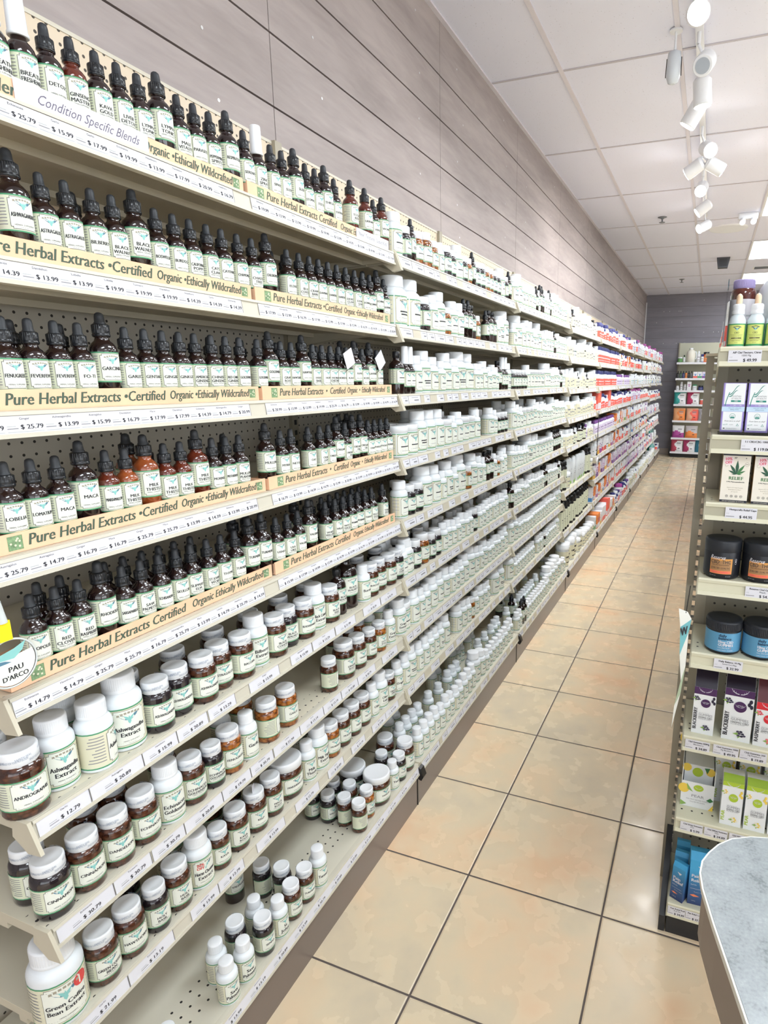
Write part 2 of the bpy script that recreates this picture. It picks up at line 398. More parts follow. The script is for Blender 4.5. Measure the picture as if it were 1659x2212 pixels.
# track with lamp heads
TRW = mat('track_white', 'e6e8ec', .4)
LAMPF = mat('lamp_face', (1, .97, .93), .5, emis=BULB_E)
LENSOFF = mat('lamp_lens_off', 'aab2bc', .15)
t = thing('lighting_track', 'thin white ceiling track carrying the spotlights', 'light track', (.70, 0, CEIL))
f = MB(); f.box(-.018, .018, .9, 5.4, -.03, -.004, TRW); f.build('rail', t)
f = MB(); f.box(-.035, .035, .82, .92, -.04, -.004, TRW); f.build('end_feed', t)
heads = [  # x, y, z of head centre, direction, lit, label
 (.712, 1.36, 2.955, (.10, -1, -.45), 1, 'nearest track spotlight, glaring at the top of the aisle'),
 (.734, 1.80, 2.955, (-.12, -1, -.62), 0, 'unlit track spotlight showing a round grey lens'),
 (.722, 2.09, 2.94, (.10, .1, -1), 1, 'lit spotlight pointing straight down below the unlit one'),
 (.672, 2.36, 2.94, (-.55, .1, -.9), 1, 'lit spotlight tilted left, third bright face from the front'),
 (.745, 2.98, 2.95, (.35, -1, -.5), 1, 'glaring spotlight halfway along the track'),
 (.650, 3.38, 2.96, (-1, .3, -.55), 1, 'spotlight turned left toward the shelves below the halfway glare'),
 (.790, 3.38, 2.96, (1, .3, -.55), 1, 'spotlight turned right away from the shelves'),
 (.695, 3.86, 2.95, (-.1, -1, -.6), 1, 'small glaring spotlight near the far third of the track'),
 (.700, 4.46, 2.95, (-.9, -.1, -.7), 1, 'small lit spotlight next to last on the track'),
 (.700, 5.15, 2.95, (-.8, -.6, -.5), 1, 'farthest spotlight at the end of the track')]
for (x, y, z, d, lit, lab) in heads:
    t = thing('track_spotlight', lab, 'spotlight', (x, y, CEIL-.03), 0, 'spotlights on the ceiling track')
    d = mathutils.Vector(d).normalized(); c = mathutils.Vector((0, 0, z-CEIL+.03))
    f = MB(); f.tube((.70-x, 0, 0), (.70-x, 0, -.05), .009, TRW); f.tube((.70-x, 0, -.05), tuple(c-d*.03), .007, TRW); f.build('stem', t)
    f = MB(); f.tube(tuple(c-d*.07), tuple(c-d*.055), .032, TRW, 24, .046); f.tube(tuple(c-d*.055), tuple(c+d*.055), .046, TRW, 24)
    f.tube(tuple(c+d*.055), tuple(c+d*.060), .046, TRW, 24, .043); hs = f.build('housing', t)
    f = MB(); f.tube(tuple(c+d*.0605), tuple(c+d*.063), .040 if lit else .033, LAMPF if lit else LENSOFF, 24); f.build('lens', hs)
    if lit:
        ld = bpy.data.lights.new('spot_beam', 'SPOT'); ld.energy = SPOT_E; ld.spot_size = radians(120); ld.spot_blend = .8
        ld.shadow_soft_size = .04; ld.color = (1, .96, .93)
        lo = bpy.data.objects.new('spot_beam', ld); COL.objects.link(lo); lo.parent = t
        lo.location = tuple(c+d*.07)
        aim = mathutils.Vector((-.3-x, 0.3*(1 if y < 4 else 0), 1.2-z)) if lab.find('right') < 0 else mathutils.Vector((1, .2, -1.2))
        aim = (aim.normalized()*1.0+d*.35)
        lo.rotation_euler = aim.to_track_quat('-Z', 'Y').to_euler()
# clear lamp shade hanging by the track
CLEAR = mat('clear_glass', 'ffffff', .03, trans=1.0)
t = thing('glass_spotlight', 'unlit clear glass lamp hanging left of the track', 'lamp', (.594, 1.80, CEIL))
f = MB(); f.tube((0, 0, 0), (0, 0, -.09), .006, TRW); f.tube((0, 0, -.004), (0, 0, -.012), .03, TRW, 20); f.build('stem', t)
f = MB(); f.lathe([(.012, -.09), (.030, -.10), (.033, -.13), (.033, -.20), (.024, -.225), (.010, -.232)], 20, mat('frosted_shade', 'cfd5dc', .2)); f.build('shade', t)
f = MB(); f.tube((.034, 0, -.12), (.036, 0, -.2), .002, INK, 6); f.build('wire_clip', t)
f = MB(); f.tube((-.034, 0, -.12), (-.036, 0, -.2), .002, INK, 6); f.build('wire_clip', t)
# ceiling bits
VENT = mat('vent_grey', '74777e', .5)
t = thing('round_ceiling_vent', 'round grey ceiling vent beyond the spotlights', 'vent', (.925, 6.1, CEIL))
f = MB(); f.lathe([(.205, 0), (.205, -.006), (.19, -.014), (.165, -.012)], 32, TRW); f.build('rim', t)
f = MB()
for k in range(7): f.lathe([(.16-k*.022, -.004-.001*k), (.15-k*.022, -.011)], 32, VENT)
f.lathe([(.162, -.002), (.001, -.003)], 32, VENT); f.build('louvres', t)
for (x, y, l) in [(.284, 5.37, 'small ceiling sprinkler in front of the round vent'), (.301, 9.6, 'tiny far ceiling sprinkler near the back wall')]:
    t = thing('fire_sprinkler', l, 'sprinkler', (x, y, CEIL), 0, 'ceiling sprinklers')
    f = MB(); f.lathe([(.045, 0), (.045, -.004), (.02, -.012), (.012, -.02)], 16, VENT); f.build('escutcheon', t)
    f = MB(); f.tube((0, 0, -.02), (0, 0, -.05), .008, VENT); f.lathe([(.03, -.05), (.03, -.053)], 14, VENT); f.build('deflector', t)
t = thing('ceiling_speaker', 'small dark box hanging under the ceiling beyond the vent', 'speaker', (.91, 7.9, CEIL))
f = MB(); f.prism([(-.085, 0), (.085, 0), (.062, -.13), (-.062, -.13)], 1, -.06, .06, mat('speaker_dark', '4a4c52', .5)); f.build('housing', t)
f = MB()
for k in range(6): f.box(-.05, .05, -.0615, -.060, -.03-k*.016, -.024-k*.016, BLACK)
f.build('grille', t)
t = thing('emergency_light', 'white twin-head emergency lamp by the round vent', 'emergency light', (1.10, 5.5, CEIL))
f = MB(); f.bbox(-.09, .09, -.03, .03, -.06, 0, TRW, .006); f.build('housing', t)
for s_ in (-.05, .05):
    f = MB(); f.tube((s_, -.02, -.07), (s_, -.07, -.10), .028, TRW, 16); f.build('lamp_head', t)
t = thing('slot_vent', 'small dark slotted ceiling vent between the far light panels', 'vent', (1.45, 8.85, CEIL))
f = MB(); f.box(-.12, .12, -.12, .12, -.006, 0, TRW); f.build('frame', t)
f = MB()
for k in range(7): f.box(-.1, .1, -.1+k*.03, -.088+k*.03, -.010, -.006, VENT)
f.build('louvres', t)
# ------------------------------------------------------------------ product builders
ZS = [1.8453, 1.6439, 1.4406, 1.2414, 1.0413, .84, .6425, .4431, .1689]
BAYW = 1.2192
def label_mesh(key, R, z0, z1, lines, lod=0, a0=0.0, warm=False, half=.80, full=2.75, sticker=None, big=False):
    """paper label wrapped round a body of radius R: green rules, light front panel, winged emblem, product name"""
    m = MB(); c = cyl(R, a0, .0003); H = z1-z0; nu = 22 if lod == 0 else 14
    base = CREAM2 if warm else CREAM
    m.patch(c, -full*R, full*R, z0, z1, base, nu)
    g = .028*H+.0006
    m.patch(c, -full*R, full*R, z1-g, z1, LGREEN, nu, .0001); m.patch(c, -full*R, full*R, z0, z0+g, LGREEN, nu, .0001)
    pw = half*R; k = .0006; n8 = 8 if lod == 0 else 5
    p0, p1 = z0+g+.04*H, z1-g-.03*H
    nc = .055*H
    def oct_(dx, dz):
        a, b_, lo, hi = pw+dx, nc, p0-dz, p1+dz
        return a, lo, hi
    for (dx, mt, of) in ((k, INK, .0002), (0, PANEL, .0003)):
        a, lo, hi = oct_(dx, dx)
        m.patch(c, -a, a, lo+nc, hi-nc, mt, n8, of); m.patch(c, -a+nc, a-nc, lo, lo+nc, mt, n8, of); m.patch(c, -a+nc, a-nc, hi-nc, hi, mt, n8, of)
    ey = p1-.05*H; ew = min(pw*.62, H*.26)
    # arched maker line above the emblem
    for i in range(7):
        t = (i-3)/3; u = t*ew; v = ey-.10*ew*t*t*1.6
        m.poly(c, [(u-.12*ew, v-.16*ew-.02*ew*abs(t)), (u+.12*ew, v-.16*ew), (u+.12*ew, v+.05*ew), (u-.12*ew, v+.05*ew)], ARCH, .0005+.00002*i)
    yb = ey-.30*ew
    for s in (-1, 1):
        m.poly(c, [(s*1.0*ew, yb+.05*ew), (s*.55*ew, yb), (s*.15*ew, yb-.28*ew), (s*.05*ew, yb-.62*ew), (s*.35*ew, yb-.5*ew), (s*.72*ew, yb-.25*ew)][::s], NAVYT, .0005)
        m.poly(c, [(s*.5*ew, yb-.02*ew), (s*.12*ew, yb-.22*ew), (s*.05*ew, yb-.7*ew), (s*.3*ew, yb-.45*ew)][::s], TEAL, .0007)
    m.poly(c, [(0, yb-.05*ew), (-.13*ew, yb-.4*ew), (-.16*ew, yb-.75*ew), (0, yb-1.0*ew), (.16*ew, yb-.75*ew), (.13*ew, yb-.4*ew)], TEAL, .0008)
    ny = p0+(.38 if not big else .42)*(p1-p0)
    if lod == 0:
        hgt = min(.0058, .115*H) if not big else .0078
        for i, l in enumerate(lines):
            m.text(l, c, INK, hgt, 0, ny-i*hgt*1.4, pw*1.86, 'c', .0006, bold=True)
        m.text('HERBAL SUPPLEMENT', c, INK, .0019, 0, p0+.10*(p1-p0), pw*1.5, 'c', .0006)
        m.text('2 fl oz (60 ml)', c, GREY, .0015, 0, p0+.03*(p1-p0), pw*1.2, 'c', .0006)
        for sgn in (-1, 1):
            for i in range(9):
                v = z1-g-.10*H-i*.085*H; L = random.uniform(.45, .95)
                u0 = sgn*(pw+.18*R) if sgn > 0 else -(pw+.18*R)-(1.0*R)*L
                m.patch(c, u0, u0+1.0*R*L, v-.012*H, v+.012*H, GREY, 4, .0002)
    else:
        for i in range(max(1, len(lines))):
            m.patch(c, -pw*.62+.1*pw*i, pw*.62-.1*pw*i, ny-i*.10*H-.018*H, ny-i*.10*H+.03*H, INK, 3, .0006)
        m.patch(c, -pw*.7, pw*.7, p0+.13*H, p0+.145*H, GREY, 3, .0006)
        for i in range(4):
            v = z1-g-.14*H-i*.16*H; m.patch(c, -pw-1.0*R, -pw-.25*R, v-.014*H, v+.014*H, LGREY, 3, .0002)
    if sticker:
        RED = bpy.data.materials.get('sticker_red') or mat('sticker_red', 'd84a48', .5)
        if sticker == 'off':
            m.disc(c, -.35*R, z1-.25*H, .012, PANEL, 18, .0009)
            m.text('20%', c, RED, .006, -.35*R, z1-.24*H, .02, 'c', .0011, bold=True); m.text('OFF', c, RED, .006, -.35*R, z1-.35*H, .02, 'c', .0011, bold=True)
        else:
            m.disc(c, .62*R, z1-.2*H, .012, RED, 18, .0009)
    return m
def ribs(m, r, z0, z1, mt, n=28, k=1.025):
    for j in range(n):
        a = 2*pi*j/n; x, y = r*cos(a), r*sin(a); tx, ty = -sin(a)*r*.045, cos(a)*r*.045
        m.add([(x-tx, y-ty, z0), (x*k, y*k, z0), (x+tx, y+ty, z0), (x-tx, y-ty, z1), (x*k, y*k, z1), (x+tx, y+ty, z1)], [(0, 1, 4, 3), (1, 2, 5, 4), (3, 4, 5), (0, 2, 1)], mt)
DIM = dict(D1=(.0185, .127), D2=(.021, .146), SP=(.0185, .148), J1=(.0325, .109), J2=(.0285, .1), J3=(.0245, .095), W1=(.0295, .122), W2=(.0235, .11), W3=(.0225, .1), WB=(.0345, .14), WG=(.0405, .146), D4=(.0245, .13), D8=(.033, .16), TW=(.043, .1), WL=(.046, .15), TB=(.036, .1), DW=(.021, .13))
GL = {'': AMB, 'r': AMBR, 'o': AMBO}
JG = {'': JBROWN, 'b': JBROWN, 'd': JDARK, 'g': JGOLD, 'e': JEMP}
_PARTS = {}
def parts(kind, var, lod):
    """[(part name, mesh)] of a product kind without its label; label zone"""
    key = (kind, var, lod)
    if key in _PARTS: return _PARTS[key]
    r, H = DIM[kind]; n = 28 if lod == 0 else 14
    out = []
    def P(nm, m): out.append((nm, m.mesh(nm)))
    if kind in ('D1', 'D2', 'SP', 'DW'):
        lz = (.20*H, .55*H) if kind != 'D2' else (.25*H, .575*H); s = lz[1]+.006*H
        if kind == 'SP': lz = (.15*H, .47*H); s = .475*H
        g = WHITEP if kind == 'DW' else GL[var.replace('t', '')]
        b = MB(); ne = s+.175*H
        b.lathe([(r*.85, 0), (r, .02*H), (r, s), (r*.985, s+.02*H), (r*.92, s+.055*H), (r*.75, s+.09*H), (r*.56, s+.115*H), (r*.50, s+.14*H), (r*.50, ne)], n, g)
        b.lathe([(r*.52, s+.15*H), (r*.6, s+.155*H), (r*.6, s+.17*H), (r*.5, s+.175*H)], n, g); P('glass_body', b)
        if kind == 'SP':
            c = MB(); c.lathe([(r*.66, ne-.025*H), (r*.72, ne-.02*H), (r*.72, ne+.005*H), (r*.66, ne+.012*H), (r*.60, H*.975), (r*.56, H*.995), (r*.48, H)], n, WHITEC); P('spray_cap', c)
        else:
            c = MB(); cz = ne+.005*H; ch = cz+.115*H; cm_ = WHITEC if kind == 'DW' else COLLAR
            c.lathe([(r*.60, cz-.02*H), (r*.64, cz-.015*H), (r*.64, cz+.005*H), (r*.60, cz+.01*H), (r*.62, cz+.02*H), (r*.60, ch-.01*H), (r*.5, ch), (r*.3, ch)], n, cm_)
            if lod == 0: ribs(c, r*.605, cz+.02*H, ch-.012*H, cm_, 26)
            P('collar', c)
            c = MB(); c.lathe([(r*.42, ch-.002), (r*.42, ch+.012*H), (r*.37, ch+.02*H), (r*.34, H-.05*H), (r*.30, H-.02*H), (r*.17, H-.004*H), (r*.04, H)], n, WHITEC if kind == 'DW' else RUBBER); P('dropper_bulb', c)
    elif kind in ('J1', 'J2', 'J3', 'TW'):
        g = JG[var.replace('t', '').replace('s', '')]; b = MB(); wide = kind == 'TW'
        cr = r*1.0 if wide else r*.84; cz = .78*H
        b.lathe([(r*.86, 0), (r*.96, .012*H), (r, .05*H), (r, .66*H), (r*.985, .70*H), (r*.93, .745*H), (r*.84, .77*H), (cr*.92, .79*H), (cr*.92, .86*H)], n, g)
        P('jar_body', b)
        c = MB(); c.lathe([(cr*.97, cz), (cr, cz+.01*H), (cr, .965*H), (cr*.975, .99*H), (cr*.90, H), (cr*.86, .995*H), (cr*.3, .997*H)], n, WHITEC)
        if lod == 0 and not wide:
            q = cyl(cr, random.uniform(-.3, .3), .0006)
            for i in range(4):
                c.text('SEALED FOR YOUR PROTECTION', lambda u, v, o=0.0, q=q: q(u, v+.05*u*(1 if i % 2 else -1), o), SEALT, .0034, (i-1.5)*cr*1.25, cz+.05*H+.004*(i % 2), cr*1.2, 'c')
                c.text('SAFETY SEAL', lambda u, v, o=0.0, q=q: q(u, v+.12*u, o), SEALT, .0034, (i-1.5)*cr*1.25+cr*.4, cz+.12*H, cr*.8, 'c')
        P('lid', c); lz = (.15*H, .60*H)
    elif kind in ('W1', 'W2', 'W3', 'WB', 'WG', 'WL'):
        b = MB(); cr = r*(.78 if kind in ('W1', 'WB', 'WG', 'WL') else .70)
        b.lathe([(r*.9, 0), (r*.98, .012*H), (r, .03*H), (r, .64*H), (r*.985, .675*H), (r*.93, .71*H), (r*.84, .735*H), (cr*.95, .75*H), (cr*.92, .80*H)], n, WHITEP)
        P('plastic_body', b)
        c = MB(); cz = .775*H
        c.lathe([(cr*.98, cz), (cr, cz+.008*H), (cr, cz+.04*H), (cr*.985, cz+.045*H), (cr*.985, .975*H), (cr*.95, .993*H), (cr*.88, H), (cr*.3, .998*H)], n, WHITEC)
        if lod == 0: ribs(c, cr*.985, cz+.05*H, .972*H, WHITEC, 48, 1.008)
        P('cap', c); lz = (.055*H, .60*H)
    elif kind == 'TB':
        b = MB(); b.lathe([(r*.9, 0), (r*.98, .015*H), (r, .04*H), (r, .78*H), (r*.96, .80*H)], n, WHITEP); P('tub_body', b)
        c = MB(); c.lathe([(r*1.0, .79*H), (r*1.04, .80*H), (r*1.04, .97*H), (r*1.0, H), (r*.9, H), (r*.86, .985*H)], n, WHITEC); P('lid', c); lz = (.07*H, .76*H)
    elif kind in ('D4', 'D8'):
        b = MB(); b.lathe([(r*.9, 0), (r*.98, .01*H), (r, .03*H), (r, .62*H), (r*.97, .67*H), (r*.86, .72*H), (r*.66, .76*H), (r*.46, .785*H), (r*.40, .81*H), (r*.40, .87*H)], n, AMB); P('glass_body', b)
        c = MB(); c.lathe([(r*.44, .85*H), (r*.47, .855*H), (r*.47, .985*H), (r*.42, H)], n, COLLAR)
        if lod == 0: ribs(c, r*.47, .86*H, .98*H, COLLAR, 22)
        P('cap', c); lz = (.24*H, .60*H)
    _PARTS[key] = (out, lz); return _PARTS[key]
PNAME = dict(D1='dropper_bottle', D2='dropper_bottle', SP='spray_bottle', DW='dropper_bottle', J1='supplement_jar', J2='supplement_jar', J3='supplement_jar', TW='wide_mouth_jar', W1='supplement_bottle', W2='supplement_bottle', W3='supplement_bottle', WB='supplement_bottle', WG='supplement_bottle', WL='supplement_bottle', TB='powder_tub', D4='glass_bottle', D8='glass_bottle')
PCAT = dict(D1='dropper bottle', D2='dropper bottle', SP='spray bottle', DW='dropper bottle', J1='jar', J2='jar', J3='jar', TW='jar', W1='bottle', W2='bottle', W3='bottle', WB='bottle', WG='bottle', WL='bottle', TB='tub', D4='bottle', D8='bottle')
PDESC = dict(D1='small amber dropper bottle', D2='tall amber dropper bottle', SP='white-capped spray bottle', DW='white dropper bottle', J1='large brown jar', J2='brown capsule jar', J3='slim brown jar', TW='wide-lidded brown jar', W1='white capsule bottle', W2='slim white bottle', W3='small white bottle', WB='large white bottle', WG='very large white bottle', WL='very large white bottle', TB='white powder tub', D4='black glass bottle', D8='big black glass bottle')
VDESC = {'r': 'reddish', 'o': 'orange-brown', 'd': 'dark', 'g': 'golden-capsule'}
BAYPH = ['nearest bay', 'second bay', 'third bay', 'fourth bay', 'fifth bay', 'sixth bay', 'seventh bay', 'eighth bay', 'ninth bay', 'last bay']
SHPH = ['top shelf', 'second shelf', 'third shelf', 'fourth shelf', 'fifth shelf', 'sixth shelf', 'seventh shelf', 'eighth shelf', 'bottom shelf']
_LB = {}
DEFER = []
CAMP = (.8913, -1.7046, 1.4856)
def put(kind, var, x, y, z, name, label, group, lod=0, rot=0.0):
    if PNAME[kind] == 'supplement_bottle':
        r, H = DIM[kind]; d2 = (x-CAMP[0])**2+(y-CAMP[1])**2+(z-CAMP[2])**2
        DEFER.append((r*H/d2*(.45 if ('second row' in label or 'row back' in label) else 1), 'p', (kind, var, x, y, z, name, label, group, lod, rot)))
        return None
    return put_now(kind, var, x, y, z, name, label, group, lod, rot)
def put_now(kind, var, x, y, z, name, label, group, lod=0, rot=0.0):
    ps, lz = parts(kind, var.replace('s', ''), lod); r, H = DIM[kind]
    t = thing(PNAME[kind], label, PCAT[kind], (x, y, z), rot, group)
    body = None; prev = None
    for nm, me in ps:
        o = link(nm, me, prev if nm == 'dropper_bulb' else t); body = body or o; prev = o
    lines = name.split(' ')
    if len(lines) == 3: lines = [lines[0]+' '+lines[1], lines[2]]
    if len(lines) == 4: lines = [lines[0]+' '+lines[1], lines[2]+' '+lines[3]]
    st = 'off' if 's' in var else ('spot' if kind == 'WG' else None)
    lk = (kind, name if lod == 0 else len(lines), lod, st)
    if lk not in _LB:
        _LB[lk] = label_mesh(lk, r, lz[0], lz[1], lines, lod, 0, warm=kind[0] in 'WT', sticker=st, big=kind[0] == 'W').mesh('label')
    link('label', _LB[lk], body); return t
# ------------------------------------------------------------------ wall gondola
def bays_z(b):
    if b < 3: return list(ZS)
    if b == 3: return [1.832, 1.632, 1.428, 1.225, 1.025, .716, .413, ZS[8]]
    if b < 8: return [1.83, 1.63, 1.43, 1.23, 1.025, .825, .62, .418, ZS[8]]
    return [1.835, 1.645, 1.438, 1.19, .938, .70, .43, ZS[8]]
PRICES = ['13.99', '14.39', '25.79', '16.79', '13.99', '15.99', '13.99', '17.99', '19.99', '14.79', '13.99', '20.99']
CLIPM = mat('tag_edge', '77757a', .5)
pl = MB(); pl.box(WX+.002, -.401, -1.2192-.02, 9*BAYW, .02, 1.845+.12, PEG); 
for b in range(-1, 9):
    y0 = b*BAYW; bay = b+1; SP_ = BAYPH[bay]
    # back panel with peg holes: one thing per bay
    t = thing('shelving_bay_back', 'beige pegboard back and uprights of the %s along the left wall' % SP_, 'shelving', (-.40, y0, 0), 0, 'shelving bays on the left wall')
    m = MB(); m.box(-.012, 0, .002, BAYW-.002, .02, 1.70, PEG); m.box(-.012, 0, .002, BAYW-.002, 1.702, 2.178, PEGT); m.box(-.014, .002, .002, BAYW-.002, 2.172, 2.18, SHELF); m.build('pegboard', t)
    m = MB(); m.box(-.012, .014, -.016, .016, 0, 2.182, UPR)
    for k in range(60): m.box(.0135, .0150, -.006, .006, .08+k*.034, .096+k*.034, DARKIN)
    m.build('upright', t)
    t = thing('kick_plate', 'brown kick plate under the %s of the left wall shelving' % SP_, 'kick plate', (-.40, y0, 0), 0, 'kick plates along the aisle')
    m = MB(); m.box(.37, .4413, .004, BAYW-.004, .0, .134, KICK); m.box(.37, .4405, -.003, .005, .0, .134, DARKIN); m.build('plate', t)
    m = MB(); m.prism([(.452, .162), (.462, .158), (.472, .128), (.464, .112), (.452, .116)], 1, -.014, .012, BLACK); m.box(.4413, .4435, -.002, .002, .0, .13, BLACK); m.build('kick_clip', t)
    zz = bays_z(bay)
    ns = len(zz)
    for si, z in enumerate(zz):
        base = si == ns-1
        sp = 'bottom shelf' if base else SHPH[si]
        xf = .05 if base else 0.0
        t = thing('metal_shelf', 'beige metal %s of the %s' % (sp if base else sp, SP_), 'shelf', (xf, y0, z), 0, 'shelves on the left wall')
        m = MB(); d0 = -.3835-xf
        th = .004
        m.box(d0, -.003, .003, BAYW-.003, -.018, -.001, SHELFD)
        m.box(d0, -.004, .003, BAYW-.003, -.001, .0, DECKB if base else DECK)
        m.box(-.012, -.001, .003, BAYW-.003, -.022, .0012, SHELF)
        if not base:
            m.box(-.12, -.10, .003, BAYW-.003, -.030, -.018, SHELFD); m.box(-.30, -.285, .003, BAYW-.003, -.030, -.018, SHELFD)
        m.build('deck', t)
        # price rail: channel with rims
        m = MB(); y1, y2 = .010, BAYW-.010
        m.prism([(-.002, .0005), (.002, .0005), (.0035, -.0045), (-.002, -.0045)], 1, y1, y2, SHELF)
        m.prism([(-.002, -.004), (.0005, -.004), (.0045, -.0300), (-.002, -.0300)], 1, y1, y2, SHELFD if bay else SHELF)
        m.prism([(-.002, -.0290), (.0075, -.0290), (.0085, -.0350), (-.002, -.0360)], 1, y1, y2, SHELF)
        rail = m.build('price_rail', t)
        mp = plane((.0012, 0, -.0048), (0, 1, 0), (.0040, 0, -.0252), (1, 0, 0))   # v in 0..1 down the rail
        mpt = lambda u, v, o=0.0: (.0014+.0040*(-v/.0252)+.0009+o, u, -.0048+v)
        # paper in the rail
        if bay == 0:
            idx = 0; pieces = []
            if si <= 4: pieces = [(.012, .55), (.60, 1.205)]
            elif base: pieces = [(.012, 1.205)]
            else:
                u = .014
                while u < 1.15:
                    wdt = random.choice([.085, .10, .075]); pieces.append((u, min(1.205, u+wdt))); u += wdt+random.choice([.002, .004, .045, .002])
            for (a, c) in pieces:
                m = MB()
                m.patch(mpt, a, c, -.0248, -.0004, PAPER, 1, 0)
                m.patch(mpt, c-.0006, c+.0006, -.0248, -.0004, CLIPM, 1, .0002)
                nt_ = max(1, int(round((c-a)/(.056 if si < 5 else .078))))
                for q in range(nt_):
                    uc = a+(q+.5)*(c-a)/nt_; pr_ = random.choice(PRICES) if si < 5 else random.choice(['13.99', '20.89', '35.89', '20.39', '15.99', '13.29', '13.19', '22.00', '30.79', '18.39', '21.99', '12.79', '19.79'])
                    m.text('$ '+pr_, mpt, INK, .0060, uc+.008, -.0185, .033, 'c', .0003, sx=1.22, bold=True)
                    nmz = random.choice(['Lobelia', 'Maca', 'Garlic', 'Ginger', 'Ashwagandha', 'Astragalus', 'Turmeric', 'Hawthorn', 'Echinacea', 'Dandelion'])
                    m.text(nmz, mpt, INK, .0030, uc, -.0058, .04, 'c', .0003, sx=1.2)
                    m.patch(mpt, uc-.026, uc-.014, -.0150, -.0138, LGREY, 1, .0003); m.patch(mpt, uc-.026, uc-.011, -.0182, -.0170, GREY, 1, .0003)
                    m.patch(mpt, uc-.026, uc+.024, -.0228, -.0217, LGREY, 1, .0003)
                m.build('price_strip' if c-a > .2 else 'price_tag', rail)
        else:
            m = MB(); u = .016; m.patch(mpt, .012, BAYW-.012, -.0246, -.0005, SHELFD, 1, -.0001)
            while u < 1.14:
                wdt = random.choice([.06, .085, .045, .075]); wdt = min(wdt, 1.2-u)
                m.patch(mpt, u, u+wdt, -.0245, -.0006, PAPER, 1, 0)
                m.patch(mpt, u+wdt-.001, u+wdt+.0015, -.0245, -.0006, CLIPM, 1, .0003)
                if bay < 3:
                    m.patch(mpt, u+wdt*.25, u+wdt*.8, -.0070, -.0055, GREY, 1, .0003)
                    m.patch(mpt, u+wdt*.45, u+wdt*.85, -.0170, -.0125, GREY, 1, .0003)
                    m.patch(mpt, u+.004, u+wdt*.9, -.0220, -.0210, LGREY, 1, .0003)
                u += wdt+random.choice([.003, .003, .003, .03, .06])
            m.build('price_strip', rail)
        for yy in (.004, BAYW-.004):
            m = MB(); s = 1 if yy < .1 else -1
            if not base:
                m.prism([(-.03, .0015), (.003, .0025), (.023, -.048), (-.006, -.052), (-.036, -.03)], 1, yy-.003, yy+.003, SHELFD)
                m.prism([(-.3835, -.002), (-.03, -.002), (-.03, -.026), (-.20, -.036), (-.3835, -.063)], 1, yy+s*.010-.002, yy+s*.010+.002, SHELFD)
            else:
                m.prism([(-.03, .0015), (.002, .0015), (.006, -.034), (-.03, -.034)], 1, yy-.002, yy+.002, SHELFD)
            m.build('end_bracket', t)
# wooden-look orange trays on the top five shelves of the nearest bay
def logo(m, mp, u, v, s, off):
    m.patch(mp, u-s, u+s, v-s, v+s, LOGO, 1, off)
    q = random.Random(5)
    for i in range(7):
        a = q.uniform(-.8, .8)*s; b_ = q.uniform(-.8, .8)*s; m.disc(mp, u+a*.8, v+b_*.8, s*.16, CREAM2, 7, off+.0002+i*.00002)
for si in range(5):
    for k, (ya, yb) in enumerate([(-1.196, -.618), (-.606, -.016)]):
        z = ZS[si]
        if si == 2 and k == 1: txt = ['Pure Herbal Extracts  \u2022  Certified', 'Organic  \u2022  Ethically Wildcrafted']
        elif si == 3 and k == 1: txt = ['Pure Herbal Extracts  \u2022  Certified', 'Organic  \u2022  Ethically Wildcrafted']
        elif si == 4 or (si == 0 and k == 1): txt = ['Pure Herbal Extracts Certified', 'Organic Ethically Wildcrafted']
        else: txt = ['Pure Herbal Extracts \u2022Certified', 'Organic \u2022Ethically Wildcrafted']
        t = thing('display_tray', 'orange lettered tray on the %s, %s half of the nearest bay' % (SHPH[si], 'front' if k == 0 else 'rear'), 'tray', (0, ya, z), 0, 'orange herbal extract trays')
        L = yb-ya; m = MB()
        m.box(-.0165, -.0135, 0, L, .0012, .030, ORANGE); m.box(-.165, -.0165, 0, L, .0012, .0030, ORANGE)
        m.box(-.165, -.0165, 0, .003, .003, .026, ORANGE); m.box(-.165, -.0165, L-.003, L, .003, .026, ORANGE); tb = m.build('tray_body', t)
        mp = plane((-.0134, 0, .0012), (0, 1, 0), (0, 0, 1), (1, 0, 0)); m = MB()
        logo(m, mp, .040, .0145, .0105, .0001); logo(m, mp, L-.020, .0145, .0090, .0001)
        m.text(txt[0], mp, TRAYTX, .0165, .058, .0075, .27, 'l', .0001, shear=.18, sx=.9, bold=True)
        m.text(txt[1], mp, TRAYTX, .0152, .34, .0085, .205, 'l', .0001, shear=.18, sx=.85, bold=True)
        m.build('lettering', tb)
t = thing('shelf_banner', 'white card with cursive lettering over the topmost orange tray', 'banner', (.0, -1.0605, ZS[0]))
m = MB(); m.box(-.0125, -.0118, 0, .215, .002, .033, PAPER); m.build('card', t)
mp = plane((-.0117, 0, .002), (0, 1, 0), (0, 0, 1), (1, 0, 0)); m = MB(); m.text('Condition Specific Blends', mp, mat('script_ink', '6a6478', .5), .0135, .112, .009, .165, 'c', .0001, shear=.45); m.build('lettering', t)
t = thing('shelf_banner', 'small white card at the rear end of the topmost orange tray', 'banner', (.0, -.192, ZS[0]))
m = MB(); m.box(-.0125, -.0118, 0, .176, .002, .030, PAPER); m.build('card', t)
m = MB(); m.text('"New" Tinctures  "Liquid Kids"', mp, GREY, .010, .088, .011, .16, 'c', .0001, shear=.3); m.build('lettering', t)
